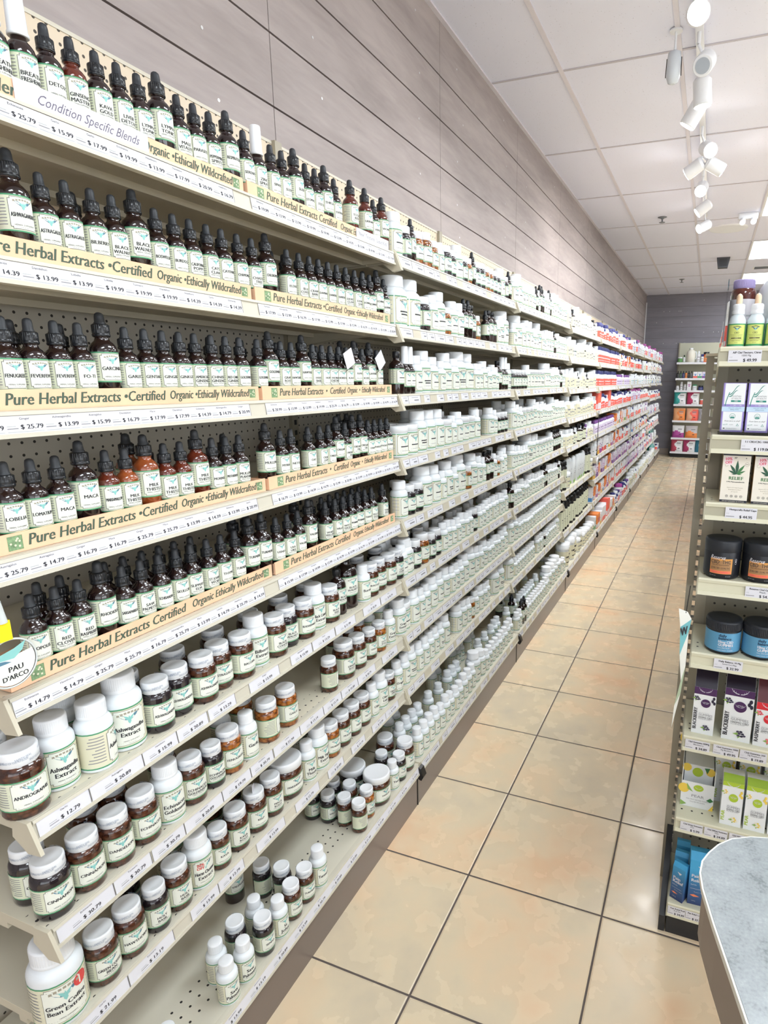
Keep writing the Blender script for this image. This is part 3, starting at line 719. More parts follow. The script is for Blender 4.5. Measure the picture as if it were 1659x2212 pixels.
# ------------------------------------------------------------------ nearest bay products
DATA0 = '''0|SP,,-0.035,-1.065,BREATH FRESHENER;SP,,-0.035,-1.027,BREATH FRESHENER;D1,,-0.035,-0.989,DETOX;D1,r,-0.035,-0.951,GINSENG MASTER;D1,,-0.035,-0.910,KAVA GOLD;D1,,-0.035,-0.872,LIVER DETOX;D1,,-0.035,-0.834,LYMPH TONIC;D2,,-0.037,-0.792,LYMPH TONIC;D1,,-0.035,-0.752,MALE VITALITY;D1,,-0.035,-0.714,PARASITE;D1,,-0.035,-0.676,PEPPERMINT SPIRITS;D2,,-0.037,-0.628,RESPIRATORY;D1,,-0.035,-0.583,SERENITY;SP,,-0.035,-0.544,ZINC SPRAY;D1,,-0.035,-0.500,SINUS;D1,,-0.035,-0.462,SLEEP;D2,,-0.037,-0.416,SLEEP;D1,,-0.035,-0.376,STOMACH;D1,,-0.035,-0.338,TEETH;D2,,-0.037,-0.296,THROAT;D1,,-0.035,-0.256,THYROID;D2,r,-0.037,-0.177,TOTAL KIDS;D2,r,-0.037,-0.102,URINARY;D1,,-0.035,-0.061,VISION;D2,r,-0.037,-0.009,WOMEN;W1,,-0.045,0.074,Yeast Away
1|D2,,-0.037,-1.068,ASHWAGANDHA;D1,,-0.035,-1.028,ASTRAGALUS;D1,,-0.035,-0.990,ASTRAGALUS;D1,,-0.035,-0.948,BILBERRY;D1,,-0.035,-0.911,BLACK WALNUT;D2,,-0.037,-0.869,BLACK WALNUT;D1,,-0.035,-0.828,BOSWELLIA;D1,,-0.035,-0.788,BURDOCK;D1,,-0.035,-0.750,CALIFORNIA POPPY;D1,,-0.035,-0.708,CAT'S CLAW;D1,,-0.035,-0.669,CAYENNE;D1,,-0.035,-0.625,CHAMOMILE;D1,,-0.035,-0.582,CHASTE TREE;D2,,-0.037,-0.535,CHLOROPHYLL;D1,,-0.035,-0.465,ELDER;D1,,-0.035,-0.420,BLUE COHOSH;D1,,-0.035,-0.379,CRAMP BARK;D1,,-0.035,-0.341,DAMIANA;D1,,-0.035,-0.300,DANDELION;D1,,-0.035,-0.260,DANDELION;D1,,-0.035,-0.218,DEVIL'S CLAW;D1,,-0.035,-0.174,DONG QUAI;D1,,-0.035,-0.132,ECHINACEA;D1,,-0.035,-0.094,ECHINACEA;D2,,-0.037,-0.052,ECHINACEA;D1,,-0.035,-0.012,ELDERBERRY
2|D1,,-0.035,-1.113,FENUGREEK;D1,,-0.035,-1.076,FEVERFEW;D1,,-0.035,-1.038,FEVERFEW;D1,,-0.035,-1.000,FO-TI;D2,,-0.037,-0.958,GARCINIA;D1,,-0.035,-0.917,GARLIC;D1,,-0.035,-0.878,GENTIAN;D1,,-0.035,-0.840,GINGER;D1,,-0.035,-0.802,GINKGO;D1,,-0.035,-0.765,AMERICAN GINSENG;D1,,-0.035,-0.722,CHINESE GINSENG;D1,,-0.035,-0.683,RED CHINESE GINSENG;D1,,-0.035,-0.643,GOLDENROD;D1,,-0.035,-0.588,GOLDENSEAL;D2,,-0.037,-0.548,GOLDENSEAL;D1,,-0.035,-0.508,GRAPE ROOT;D1,,-0.035,-0.470,HAWTHORN;D2,,-0.037,-0.426,HAWTHORN;D1,,-0.035,-0.385,HOLY BASIL;D1,,-0.035,-0.345,HOPS;D1,,-0.035,-0.307,HORSE CHESTNUT;D1,,-0.035,-0.269,HORSETAIL;D1,,-0.035,-0.232,KAVA;D2,,-0.037,-0.189,KAVA;D1,,-0.035,-0.149,KUDZU;D2,,-0.037,-0.108,LAVENDER;D1,,-0.035,-0.067,LAVENDER
3|D1,,-0.035,-1.142,LOBELIA;D1,,-0.035,-1.105,LOMATIUM;D1,,-0.035,-1.067,MACA;D2,,-0.037,-1.025,MACA;D1,r,-0.035,-0.983,MARSHMALLOW;D1,o,-0.035,-0.946,MILK THISTLE;D2,o,-0.037,-0.904,MILK THISTLE;D1,r,-0.035,-0.864,MILK THISTLE;D1,r,-0.035,-0.826,MILK THISTLE;D2,r,-0.037,-0.785,MILK THISTLE;D1,,-0.035,-0.745,MORINGA;D1,,-0.035,-0.707,MOTHERWORT;D1,,-0.035,-0.668,MULLEIN PLANTAIN;D2,,-0.037,-0.581,MULLEIN;D1,,-0.035,-0.531,MYRRH;D1,,-0.035,-0.492,NETTLE;D1,,-0.035,-0.423,OAT;D1,,-0.035,-0.373,OLIVE LEAF;D1,,-0.035,-0.334,OREGON;D2,,-0.037,-0.294,OREGANO;D1,,-0.035,-0.254,OREGANO OIL;D2,,-0.037,-0.213,OREGANO OIL;D2,,-0.037,-0.171,OREGANO OIL;D1,,-0.035,-0.130,OSHA;D1,,-0.035,-0.093,PARSLEY;D1,,-0.035,-0.055,PASSION;D1,,-0.035,-0.017,PEPPERMINT
4|D1,,-0.035,-1.138,PROPOLIS;D1,,-0.035,-1.100,RED CLOVER;D1,,-0.035,-1.062,RED RASPBERRY;D2,,-0.037,-1.022,RHODIOLA;D1,,-0.035,-0.981,SARSAPARILLA;D1,,-0.035,-0.943,SAW PALMETTO;D1,,-0.035,-0.903,SCHISANDRA;D1,,-0.035,-0.864,SKULLCAP;D1,,-0.035,-0.827,SLIPPERY ELM;D1,,-0.035,-0.785,ST JOHN'S WORT;D1,,-0.035,-0.746,THYME;D1,,-0.035,-0.705,TURMERIC;D2,,-0.037,-0.659,TURMERIC;D2,,-0.037,-0.616,TURMERIC;D1,,-0.035,-0.569,USNEA;D1,,-0.035,-0.526,UVA URSI;D1,,-0.035,-0.485,VALERIAN;D2,,-0.037,-0.438,VALERIAN;D1,,-0.035,-0.366,WHITE WILLOW;D1,,-0.035,-0.320,WILLOW;D1,,-0.035,-0.280,WITCH HAZEL;D1,,-0.035,-0.241,WORMWOOD;D1,,-0.035,-0.204,WORMWOOD;D1,,-0.035,-0.162,YARROW;D1,,-0.035,-0.123,YELLOW DOCK;D1,,-0.035,-0.057,YERBA MATE
5|J1,,-0.036,-1.191,ANDROGRAPHIS;W1,,-0.049,-1.129,Ashwagandha Extract;W1,t,-0.034,-1.071,Ashwagandha;WB,,-0.046,-1.007,Ashwagandha Extract;J2,d,-0.033,-0.945,ASHWAGANDHA;J2,d,-0.044,-0.888,ASHWAGANDHA;J2,b,-0.033,-0.831,ASHWAGANDHA;J2,b,-0.044,-0.775,ASTRAGALUS;J2,b,-0.033,-0.718,BACOPA;W1,,-0.043,-0.660,Bilberry Extract;J2,b,-0.033,-0.602,BLACK COHOSH;J2,d,-0.043,-0.545,BLACK WALNUT;J2,b,-0.033,-0.488,BLADDERWRACK;W1,,-0.042,-0.430,Black Cohosh Extract;J2,b,-0.033,-0.372,BLACK SEED;D4,,-0.040,-0.319,BLACK WALNUT;D8,,-0.048,-0.261,BLACK WALNUT;W2,,-0.028,-0.204,Boron;J2,b,-0.034,-0.152,BURDOCK;J2,b,-0.039,-0.094,CALENDULA;J2,b,-0.033,-0.037,CASCARA;J2,d,-0.036,0.021,CAT'S CLAW;W1,,-0.034,0.080,Cayenne
6|J2,d,-0.033,-1.179,CINNAMON;J2,b,-0.033,-1.121,CINNAMON;J2,b,-0.033,-1.063,DANDELION;J2,b,-0.033,-1.005,ECHINACEA;W1,,-0.034,-0.946,Echinacea Goldenseal;J2,b,-0.033,-0.888,ECHINACEA GOLDENSEAL;J3,d,-0.029,-0.834,ECHINACEA GOLDENSEAL;J2,g,-0.033,-0.780,FENUGREEK;W2,,-0.028,-0.727,Garlic;J2,gt,-0.033,-0.652,GARLIC;J2,g,-0.033,-0.580,GARLIC;J3,bt,-0.029,-0.396,GINGER;J1,b,-0.036,-0.310,GINGER ROOT;J2,b,-0.033,-0.242,GINKGO;J3,b,-0.029,-0.178,GINKGO;J3,g,-0.029,-0.117,GOTU KOLA;W2,,-0.028,-0.054,Grape Extract;W1,,-0.034,0.023,Grape Extract
7|WG,,-0.044,-1.190,Green Coffee Bean Extract;J2,b,-0.033,-1.120,GREEN COFFEE BEAN;J2,b,-0.033,-1.063,HAWTHORN;J3,d,-0.029,-1.007,HOLY BASIL;J2,b,-0.033,-0.953,HOLY BASIL;W1,s,-0.034,-0.894,Horse Chestnut Extract;J3,b,-0.029,-0.840,KAVA;J2,b,-0.033,-0.781,KAVA ROOT;J2,b,-0.033,-0.718,KELP;J2,b,-0.033,-0.659,MACA ROOT;TW,,-0.047,-0.585,MARSHMALLOW;W2,,-0.028,-0.518,Milk Thistle;W1,,-0.034,-0.462,Milk Thistle Extract;J2,g,-0.033,-0.403,MORINGA;J2,b,-0.033,-0.345,MULLEIN;J2,b,-0.033,-0.287,NEEM;J2,b,-0.033,-0.230,NETTLE;W2,,-0.028,-0.177,Olive;W1,,-0.034,-0.119,Olive Leaf;J3,b,-0.029,-0.065,OREGON GRAPE;W2,,-0.028,-0.009,Oregano'''
TRAYLIFT = .0030
for row in DATA0.strip().split('\n'):
    s_, rest = row.split('|'); si = int(s_); its = rest.split(';')
    for i, it in enumerate(its):
        k, v, x, y, n = it.split(','); x = float(x); y = float(y)
        if si == 4 and i == 0: pass
        z = ZS[si]+(TRAYLIFT if si < 5 else .0002)
        # skinny jars in front of wide neighbours keep the front line
        turned = 't' in v
        vd = [VDESC[c] for c in v if c in VDESC]
        lab = '%s%s labelled %s, %s from left, %s, nearest bay' % (' '.join(vd)+' ' if vd else '', PDESC[k], n, ordw(i), SHPH[si])
        grp = ('tinctures on the %s of the nearest bay' if si < 5 else 'jars and bottles on the %s of the nearest bay') % SHPH[si]
        rot = random.uniform(-.12, .12)+(-.15 if si < 5 else -.25)
        if turned: rot += 1.0
        put(k, v.replace('b', ''), x, y, z, n, lab, grp, 0, rot)
    # second row behind
    if si in (0, 1, 2, 3, 4):
        p = {0: .15, 1: .35, 2: .55, 3: .35, 4: .6}[si]
        c = 0
        for i, it in enumerate(its):
            k, v, x, y, n = it.split(',')
            if k == 'SP' or random.random() > p or k in ('W1',): continue
            if si == 3 and i < 4: continue
            put(k, v, float(x)-.046, float(y)+.004, ZS[si]+TRAYLIFT, n, 'dark dropper bottle labelled %s in the second row, %s there, %s, nearest bay' % (n, ordw(c), SHPH[si]) if len(n.split()) < 3 else 'dark dropper bottle in the second row, %s there, %s, nearest bay' % (ordw(c), SHPH[si]), 'second row tinctures on the %s of the nearest bay' % SHPH[si], 0, random.uniform(-.2, .2)-.1); c += 1
    elif si in (5, 6, 7):
        p = {5: .97, 6: .85, 7: .45}[si]; c = 0; used = []
        for i, it in enumerate(its):
            k, v, x, y, n = it.split(',')
            if k in ('TW', 'D8', 'WG') or random.random() > p: continue
            y = float(y)
            if si == 6 and -.64 < y < -.36 and i > 9: continue
            if si == 6 and y < -1.08: continue
            r = DIM[k][0]; xb = float(x)-.076
            if any(abs(y-yy) < r+rr+.001 for yy, rr in used): continue
            used.append((y, r))
            put(k, v.replace('b', '').replace('s', ''), xb, y, ZS[si]+.0002, n, '%s in the second row, %s there, %s, nearest bay' % (PDESC[k], ordw(c), SHPH[si]), 'second row on the %s of the nearest bay' % SHPH[si], 0, random.uniform(-.3, .3)); c += 1
put('J2', 'd', -.094, -1.172, ZS[6]+.0002, 'CINNAMON', 'dark jar labelled CINNAMON set back at the front end of the seventh shelf', 'jars and bottles on the seventh shelf of the nearest bay', 0, -.1)
# bottom shelf of the nearest bay, placed one by one
B0 = [('W3', '', .020, -1.058, 'Saw Palmetto', 'small white bottle at the very front end of the bottom shelf'),
 ('W3', '', .025, -.905, 'Saw Palmetto', 'front small white bottle of the bottom shelf cluster, nearest bay'),
 ('W3', '', .024, -.852, 'Saw Palmetto', 'small white bottle right behind the frontmost one of the bottom shelf cluster'),
 ('W3', '', -.030, -.878, 'Saw Palmetto', 'small white bottle at the back left of the bottom shelf cluster'),
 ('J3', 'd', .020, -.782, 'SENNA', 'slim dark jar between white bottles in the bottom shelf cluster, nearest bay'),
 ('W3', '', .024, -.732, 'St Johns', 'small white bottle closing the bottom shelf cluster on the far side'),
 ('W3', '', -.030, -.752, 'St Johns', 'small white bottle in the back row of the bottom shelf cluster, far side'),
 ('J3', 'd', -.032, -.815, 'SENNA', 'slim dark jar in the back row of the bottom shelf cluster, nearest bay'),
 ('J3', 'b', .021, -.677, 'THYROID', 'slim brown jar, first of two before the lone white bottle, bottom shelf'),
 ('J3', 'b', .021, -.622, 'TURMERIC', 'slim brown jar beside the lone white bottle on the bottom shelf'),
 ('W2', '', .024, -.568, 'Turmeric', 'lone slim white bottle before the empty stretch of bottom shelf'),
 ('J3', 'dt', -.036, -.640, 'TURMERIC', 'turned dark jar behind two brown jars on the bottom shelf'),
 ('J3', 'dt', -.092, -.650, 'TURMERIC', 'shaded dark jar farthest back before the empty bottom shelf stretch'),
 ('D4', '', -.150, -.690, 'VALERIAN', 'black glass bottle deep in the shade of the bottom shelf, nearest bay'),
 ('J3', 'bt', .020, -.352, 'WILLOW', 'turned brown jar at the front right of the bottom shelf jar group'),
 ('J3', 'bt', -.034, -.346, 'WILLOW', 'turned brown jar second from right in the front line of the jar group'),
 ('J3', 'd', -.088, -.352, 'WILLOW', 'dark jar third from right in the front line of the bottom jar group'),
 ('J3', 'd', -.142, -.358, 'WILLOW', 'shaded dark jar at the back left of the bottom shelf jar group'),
 ('J3', 'g', .010, -.290, 'WHITE WILLOW', 'orange-brown jar just behind the frontmost turned jar, bottom shelf'),
 ('TW', 'b', .003, -.215, 'YARROW', 'wide-lidded jar at the front of the bottom shelf jar group'),
 ('J3', 'b', -.052, -.288, 'YARROW', 'brown jar in the middle of the bottom shelf jar group'),
 ('TW', 'd', -.088, -.212, 'YARROW', 'wide-lidded jar at the back of the bottom shelf jar group'),
 ('J3', 'd', -.108, -.292, 'YARROW', 'shaded brown jar behind the middle of the bottom shelf jar group'),
 ('W3', '', .022, -.146, 'Yucca', 'small white bottle after the wide-lidded jar on the bottom shelf'),
 ('J3', 'd', .020, -.094, 'YUCCA', 'slim dark jar after the small white bottle, bottom shelf, nearest bay'),
 ('J3', 'd', -.038, -.110, 'YUCCA', 'slim dark jar behind the last small white bottle, bottom shelf, nearest bay'),
 ('J1', 'b', .012, -.034, 'ZINC', 'large dark jar at the far end of the nearest bottom shelf'),
 ('J1', 'b', -.062, -.040, 'ZINC', 'large dark jar behind the last one of the nearest bottom shelf')]
for k, v, x, y, n, lab in B0:
    put(k, v.replace('b', ''), x, y, ZS[8]+.0002, n, lab, 'jars and bottles on the bottom shelf of the nearest bay', 0, random.uniform(-.1, .1)-.25+(1.1 if 't' in v else 0))
# paper tags hanging on droppers, third shelf
for (y, z, rt_, lab) in [(-.262, 1.5395, .42, 'square white paper tag tied to a dropper, the front one'), (-.095, 1.5390, .62, 'square white paper tag tied to a dropper, the rear one')]:
    t = thing('paper_tag', lab, 'paper tag', (-.006, y, z), 0, 'paper tags on the third shelf')
    m = MB(); s = .0235; pts = [(s*cos(rt_+i*pi/2+pi/4)*1.3, s*sin(rt_+i*pi/2+pi/4)*1.3) for i in range(4)]
    m.prism([(p[0], p[1]) for p in pts], 0, -.0008, .0008, PAPER); m.build('card', t)
    m = MB(); m.tube((0, -.004, -.026), (-.018, .008, -.034), .0007, BLACK, 6); m.build('string', t)
t = thing('paper_tag', 'small folded white card leaning between jars on the eighth shelf', 'paper tag', (-.030, -.7195, ZS[7]+.0002), .5)
m = MB(); m.prism([(-.02, 0), (.02, 0), (.006, .115), (-.010, .12)], 0, -.0006, .0006, PAPER); m.build('card', t)
# clear sign holder with yellow band in front of the first dropper bottle of the fifth shelf
ACR = mat('clear_acrylic', 'ffffff', .02, trans=1.0, ior=1.12); ACE = mat('acrylic_edge', 'cfd6d4', .1, spec=.8)
YEL = mat('yellow_band', 'f2df1e', .5)
t = thing('round_bottle_tag', 'clear round tag with yellow band hanging before the fifth shelf lettering tray', 'tag', (.028, -1.213, 1.1045))
m = MB()
for i in range(40):
    a, b_ = 2*pi*i/40, 2*pi*(i+1)/40
    m.tube((0, .034*cos(a), .034*sin(a)), (0, .034*cos(b_), .034*sin(b_)), .0016, ACE, 6)
m.build('rim', t)
m = MB(); m.tube((-.0008, 0, 0), (.0008, 0, 0), .033, ACR, 40); m.build('lens', t)
m = MB(); mp = plane((.0012, -.004, -.020), (0, 1, 0), (0, 0, 1), (1, 0, 0)); m.poly(mp, [(.004+.0315*cos(a_), .020+.0315*sin(a_)) for a_ in [i*pi/16 for i in range(-17, 3)]], PANEL, -.0001)
m.text('PAU', mp, INK, .0075, .008, .008, .03, 'c', .0002, bold=True); m.text("D'ARCO", mp, INK, .0068, .006, -.003, .034, 'c', .0002, bold=True)
m.poly(mp, [(-.022, .034), (.010, .040), (.026, .046), (.020, .034), (.008, .026), (-.012, .028)], TEAL, .0002); m.poly(mp, [(-.024, .030), (-.004, .026), (.004, .022), (-.016, .022)], NAVYT, .0003)
m.build('lettering', t)
m = MB(); m.box(-.003, .003, -.010, .006, .034, .062, YEL); m.build('yellow_band', t)
m = MB(); m.tube((0, -.002, .060), (0, -.006, .105), .0065, ACE, 14, .004); m.build('neck', t)
# ------------------------------------------------------------------ second and third bays
NAMES = ['Calcium', 'Zinc', 'Enzymes', 'Vitamin C', 'Prostate', 'Multi', 'Omega', 'Iron', 'Magnesium', 'Biotin', 'B Complex', 'Quercetin', 'Lysine', 'Selenium', 'Collagen', 'Cranberry']
SEQ1 = {0: 'W1 J3d D1 J2g J1g J3g W3 J2d J3d W1 J3d J3g D1 J3d J2d J3g J3g J3d J3d',
 1: 'WL WL J1d W1 WB J3g W1 W1 D2 D2 D4 J3g _ D1 D4 D4 W3 W1',
 2: 'D4 SP SP W1 WB W1 W2 WB W1 WL WG W2 W2 W1 W3 W2 W3',
 3: 'TB TB WB WB WB TB W2 W1 TB TB W1 _ _ W1 W2 J3d J3d J3d W3',
 4: 'W1 J2d J2d WG WB W2 WB W2 WL J3g WB W1 W2 D4 D4 W2 J3g W2',
 5: 'W2 W2 J2d J1g J3d J2d W2 W2 W3 W3 W2 W3 W3 J2d W3 W3 W2 W2 W2 W2 W2 W3',
 6: 'TB W1 W2 W2 W1 W1 W1 W2 W2 W2 W1 WB W1 W2 W1 W3 W3 W2 W3 W2',
 7: 'W2 W1 W2 W2 W2 W2 W2 W1 _ W1 W1 W2 J3g W2 W1 W2 W2 _ WG WG',
 8: 'W2 W2 W2 W2 W3 W2 W3 W3 W3 W2 W2 W2 WB W1 W3 W3 W3 W3 W3 W3 W3'}
SEQ2 = {0: 'W1 WB W2 W2 W2 W2 W2 D1 W2 D2 D2 W1 W1 D2 W3 WB WB W1 W2 W2',
 1: 'W2 WL W1 WB WB W2 W2 WG W2 W3 W1 W1 W1 D4 W2 W1 W2 W2',
 2: 'J3d J3d J3d J3d J3d W1 TB TB TB TB WB WB W2 W2 W1 W1 W2 D4 W2 W2',
 3: 'WB W1 W2 TB TB TB WB W1 W2 W1 W2 W3 W3 W3 WB W1 W1 W2 W2 W2',
 4: 'W1 W2 W2 W3 W3 W3 WL WB WB TB TB TB TB W1 D4 D4 D4 D4 W2',
 5: 'D4 W2 W2 W3 W1 W3 W3 W1 W1 W2 W2 W2 W2 D4 D4 W1 W1 W2 W2 W2',
 6: 'WG WB W2 W2 W2 W3 W3 W3 W2 W2 W2 W2 W2 W2 W1 W1 W1 W2 W2',
 7: 'WL W3 W3 W3 W3 W3 W3 W3 W3 W3 _ W2 W2 W2 J3d W3 W3 W2 W2 W2 W2',
 8: 'W3 W3 D2 D2 W3 W3 W3 W3 W3 W3 W3 W3 W3 W2 W2 WG WG WG WL TB'}
BLUEL = mat('label_blue', '3f7fc0', .5)
def bluetop(t, kind):
    if t is None: return
    r, H = DIM[kind]; m = MB(); c = cyl(r, 0, .0012)
    m.patch(c, -r*1.2, r*1.2, .08*H, .16*H, BLUEL, 6); m.poly(c, [(-r*.8, .46*H), (r*.8, .52*H), (r*.8, .58*H), (-r*.8, .5*H)], BLUEL)
    m.build('blue_band', t)
def fill(bay, si, seq, z, xf, lod, rows):
    y = (bay-1)*BAYW+.022; end = bay*BAYW-.012; i = 0; toks = seq.split(); q = 0
    sp = 'bottom shelf' if si == 8 else SHPH[si]; done = []
    while True:
        tk = toks[q % len(toks)]; q += 1
        if tk == '_': y += .06; continue
        k, v = tk[:2], tk[2:]; r, H = DIM[k]
        if y+2*r > end: 
            if y+.05 > end or q > len(toks)+8: break
            continue
        n = NAMES[(i*5+si*3) % len(NAMES)]
        lab = '%s, %s from left in the front row, %s, %s' % ((VDESC[v]+' ' if v in VDESC else '')+PDESC[k], ordw(i), sp, BAYPH[bay])
        t = put(k, v, xf-r-.004+random.uniform(-.004, .001), y+r, z+.0002, n, lab, 'products on the %s of the %s' % (sp, BAYPH[bay]), lod, random.uniform(-.15, .15)-.1)
        if bay == 1 and si == 8 and 8 <= i <= 10: bluetop(t, k)
        done.append((k, v, y+r, r)); y += 2*r+random.choice([.0015, .002, .004]); i += 1
    for rw in range(1, rows+1):
        c = 0; last = -9
        for (k, v, yc, r) in done:
            if random.random() > (.75 if rw == 1 else .5): continue
            if k in ('WG', 'WL', 'D4'): continue
            if yc-r < last+.001: continue
            xb = xf-r-.004-rw*.0 - sum([0])-rw*.073
            last = yc+r
            put(k, v, xb, yc, z+.0002, NAMES[c % len(NAMES)], '%s, %s along in the %s row back, %s, %s' % (PDESC[k], ordw(c), ordw(rw), sp, BAYPH[bay]), 'rear rows on the %s of the %s' % (sp, BAYPH[bay]), lod, random.uniform(-.3, .3)); c += 1
for si in range(9):
    fill(1, si, SEQ1[si], ZS[si], .05 if si == 8 else 0, 1, 0 if si < 3 else (2 if si == 8 else 1))
for si in range(9):
    fill(2, si, SEQ2[si], ZS[si], .05 if si == 8 else 0, 1, 0 if si < 3 else (2 if si == 8 else 1))
# ------------------------------------------------------------------ farther bays: whole small products in one mesh each
CORAL = mat('coral_label', 'f0695a', .5); NAVY = mat('navy_cap', '2f3474', .4); PURP = mat('purple_cap', '7a4a92', .4); LILAC = mat('lilac_label', 'd9cfe2', .5)
MAGE = mat('magenta_print', 'a84a94', .5); YELO = mat('yellow_print', 'e8b54a', .5); ORAN = mat('orange_print', 'e88a4a', .5); TEALP = mat('teal_print', '3fa6a2', .5); GREEN = mat('green_print', '5f9a4e', .5)
BLUEP = mat('blue_print', '4a86c2', .5); GREYW = mat('box_white', 'e6e6ea', .5); DGREEN = mat('dark_green_print', '355a48', .5)
def fb(r, H, body, capm, lab, l0, l1, capr=.78, stripe=None, caph=.8, n=12):
    m = MB(); cr = r*capr
    m.lathe([(r*.92, 0), (r, .02*H), (r, .66*H), (r*.92, .72*H), (cr*.92, .76*H), (cr*.9, caph*H)], n, body)
    m.lathe([(cr, caph*H-.015*H), (cr, .98*H), (cr*.9, H)], n, capm)
    c = cyl(r, 0, .0006); m.patch(c, -2.7*r, 2.7*r, l0*H, l1*H, lab, 10)
    if stripe:
        m.patch(c, -.7*r, .7*r, (l0+.55*(l1-l0))*H, (l0+.66*(l1-l0))*H, stripe, 4, .0004); m.patch(c, -.6*r, .6*r, (l0+.2*(l1-l0))*H, (l0+.26*(l1-l0))*H, stripe, 4, .0004)
    return m.mesh('product')
def fbox(w_, d, h, main, band, accent):
    m = MB(); m.bbox(-d, 0, -w_/2, w_/2, 0, h, main, .0015)
    mp = plane((.0004, 0, 0), (0, 1, 0), (0, 0, 1), (1, 0, 0))
    m.patch(mp, -w_/2+.001, w_/2-.001, h*.05, h*.35, band, 1); m.patch(mp, -w_*.3, w_*.3, h*.6, h*.68, accent, 1, .0004); m.disc(mp, 0, h*.48, w_*.16, accent, 12, .0004)
    mp2 = plane((0, -w_/2-.0004, 0), (-1, 0, 0), (0, 0, 1), (0, -1, 0)); m.patch(mp2, .002, d-.002, h*.05, h*.3, band, 1)
    return m.mesh('product')
def flotion(H, col, green):
    m = MB(); r = .034
    m.lathe([(r*.9, 0), (r, .02*H), (r, .70*H), (r*.93, .84*H), (r*.75, .94*H), (r*.4, .99*H), (r*.1, H)], 16, col, sx=.75)
    mp = lambda u, v, o=0.0: (.034*.75*cos(u/.034)+.0008+o, .034*sin(u/.034), v)
    m.patch(mp, -.02, .02, .04*H, .14*H, green, 5); m.patch(mp, -.010, .010, .40*H, .43*H, GREY, 3); m.poly(mp, [(-.006, .58*H), (0, .61*H), (.006, .58*H), (0, .54*H)], GREY)
    return m.mesh('product')
def fpump(H):
    m = MB(); r = .035
    m.lathe([(r*.92, 0), (r, .015*H), (r, .09*H)], 16, BLACK); m.lathe([(r, .09*H), (r, .70*H)], 16, CREAM)
    m.lathe([(r, .70*H), (r*.95, .76*H), (r*.6, .82*H), (r*.55, .84*H)], 16, BLACK); m.lathe([(r*.86, .82*H), (r*.9, .84*H), (r*.86, .93*H), (r*.6, .985*H), (r*.2, H)], 16, BLACK)
    c = cyl(r, 0, .0006); m.patch(c, -.012, .012, .42*H, .45*H, INK, 3); m.patch(c, -.009, .009, .34*H, .355*H, INK, 3); m.patch(c, -r*.8, -r*.8+.001, .12*H, .66*H, INK, 1)
    return m.mesh('product')
FK = {
 'o': ('supplement_bottle', 'coral-labelled white bottle, navy cap', 'bottle', fb(.030, .115, WHITEP, NAVY, CORAL, .06, .50, stripe=PAPER), .030),
 'O': ('supplement_bottle', 'large coral-labelled white bottle, navy cap', 'bottle', fb(.040, .140, WHITEP, NAVY, CORAL, .06, .50, stripe=PAPER), .040),
 'q': ('supplement_bottle', 'coral-labelled white bottle, white cap', 'bottle', fb(.032, .120, WHITEP, WHITEC, CORAL, .08, .48, stripe=PAPER), .032),
 'p': ('supplement_bottle', 'lilac bottle with purple cap', 'bottle', fb(.029, .115, WHITEP, PURP, LILAC, .06, .60, stripe=PURP), .029),
 'P': ('supplement_tub', 'lilac tub with wide magenta cap', 'tub', fb(.042, .150, WHITEP, MAGE, LILAC, .06, .62, .92, stripe=MAGE), .042),
 'w': ('supplement_bottle', 'white bottle with cream label', 'bottle', fb(.029, .115, WHITEP, WHITEC, CREAM2, .07, .60, stripe=GREY), .029),
 'W': ('supplement_bottle', 'large white bottle with cream label', 'bottle', fb(.038, .140, WHITEP, WHITEC, CREAM2, .07, .60, stripe=GREY), .038),
 't': ('powder_tub', 'white tub with cream label', 'tub', fb(.040, .105, WHITEP, WHITEC, CREAM2, .08, .70, 1.03, stripe=GREY), .041),
 'T': ('powder_tub', 'tall white powder tub', 'tub', fb(.050, .165, WHITEP, WHITEC, CREAM2, .06, .70, 1.02, stripe=INK), .051),
 'd': ('glass_bottle', 'dark bottle with cream label', 'bottle', fb(.026, .120, AMB, COLLAR, CREAM, .1, .60, .5, stripe=GREY), .026),
 'g': ('supplement_bottle', 'white bottle with dark green print', 'bottle', fb(.030, .125, WHITEP, WHITEC, GREYW, .07, .60, stripe=DGREEN), .030),
 'n': ('supplement_bottle', 'navy bottle with white print', 'bottle', fb(.030, .115, NAVY, WHITEC, GREYW, .10, .55, stripe=CORAL), .030),
 'e': ('supplement_bottle', 'white bottle with teal print', 'bottle', fb(.029, .125, WHITEP, WHITEC, GREYW, .07, .6, stripe=TEALP), .029),
 'a': ('supplement_box', 'white box with magenta band', 'box', fbox(.055, .09, .13, GREYW, MAGE, PURP), .029),
 'b': ('supplement_box', 'yellow and white box', 'box', fbox(.06, .10, .115, GREYW, YELO, ORAN), .031),
 'c': ('supplement_box', 'coral and white box', 'box', fbox(.07, .10, .14, GREYW, CORAL, PAPER), .036),
 'f': ('supplement_box', 'orange box with white band', 'box', fbox(.05, .10, .12, ORAN, PAPER, MAGE), .026),
 'h': ('supplement_box', 'lilac box with purple band', 'box', fbox(.055, .09, .12, LILAC, PURP, MAGE), .029),
 'i': ('supplement_box', 'white box with green band', 'box', fbox(.06, .09, .12, GREYW, GREEN, TEALP), .031),
 'j': ('supplement_box', 'tall coral box', 'box', fbox(.075, .11, .175, CORAL, PAPER, ORAN), .039),
 'k': ('supplement_box', 'blue and white box', 'box', fbox(.055, .09, .125, GREYW, BLUEP, NAVY), .029),
 'l': ('lotion_bottle', 'tall rounded white lotion bottle', 'bottle', flotion(.205, WHITEP, mat('lotion_green', '8fbf5a', .5)), .036),
 'm': ('pump_bottle', 'tall cream bottle, black dome cap', 'bottle', fpump(.225), .036),
 'r': ('supplement_pouch', 'teal and white pouch', 'pouch', None, .10)}
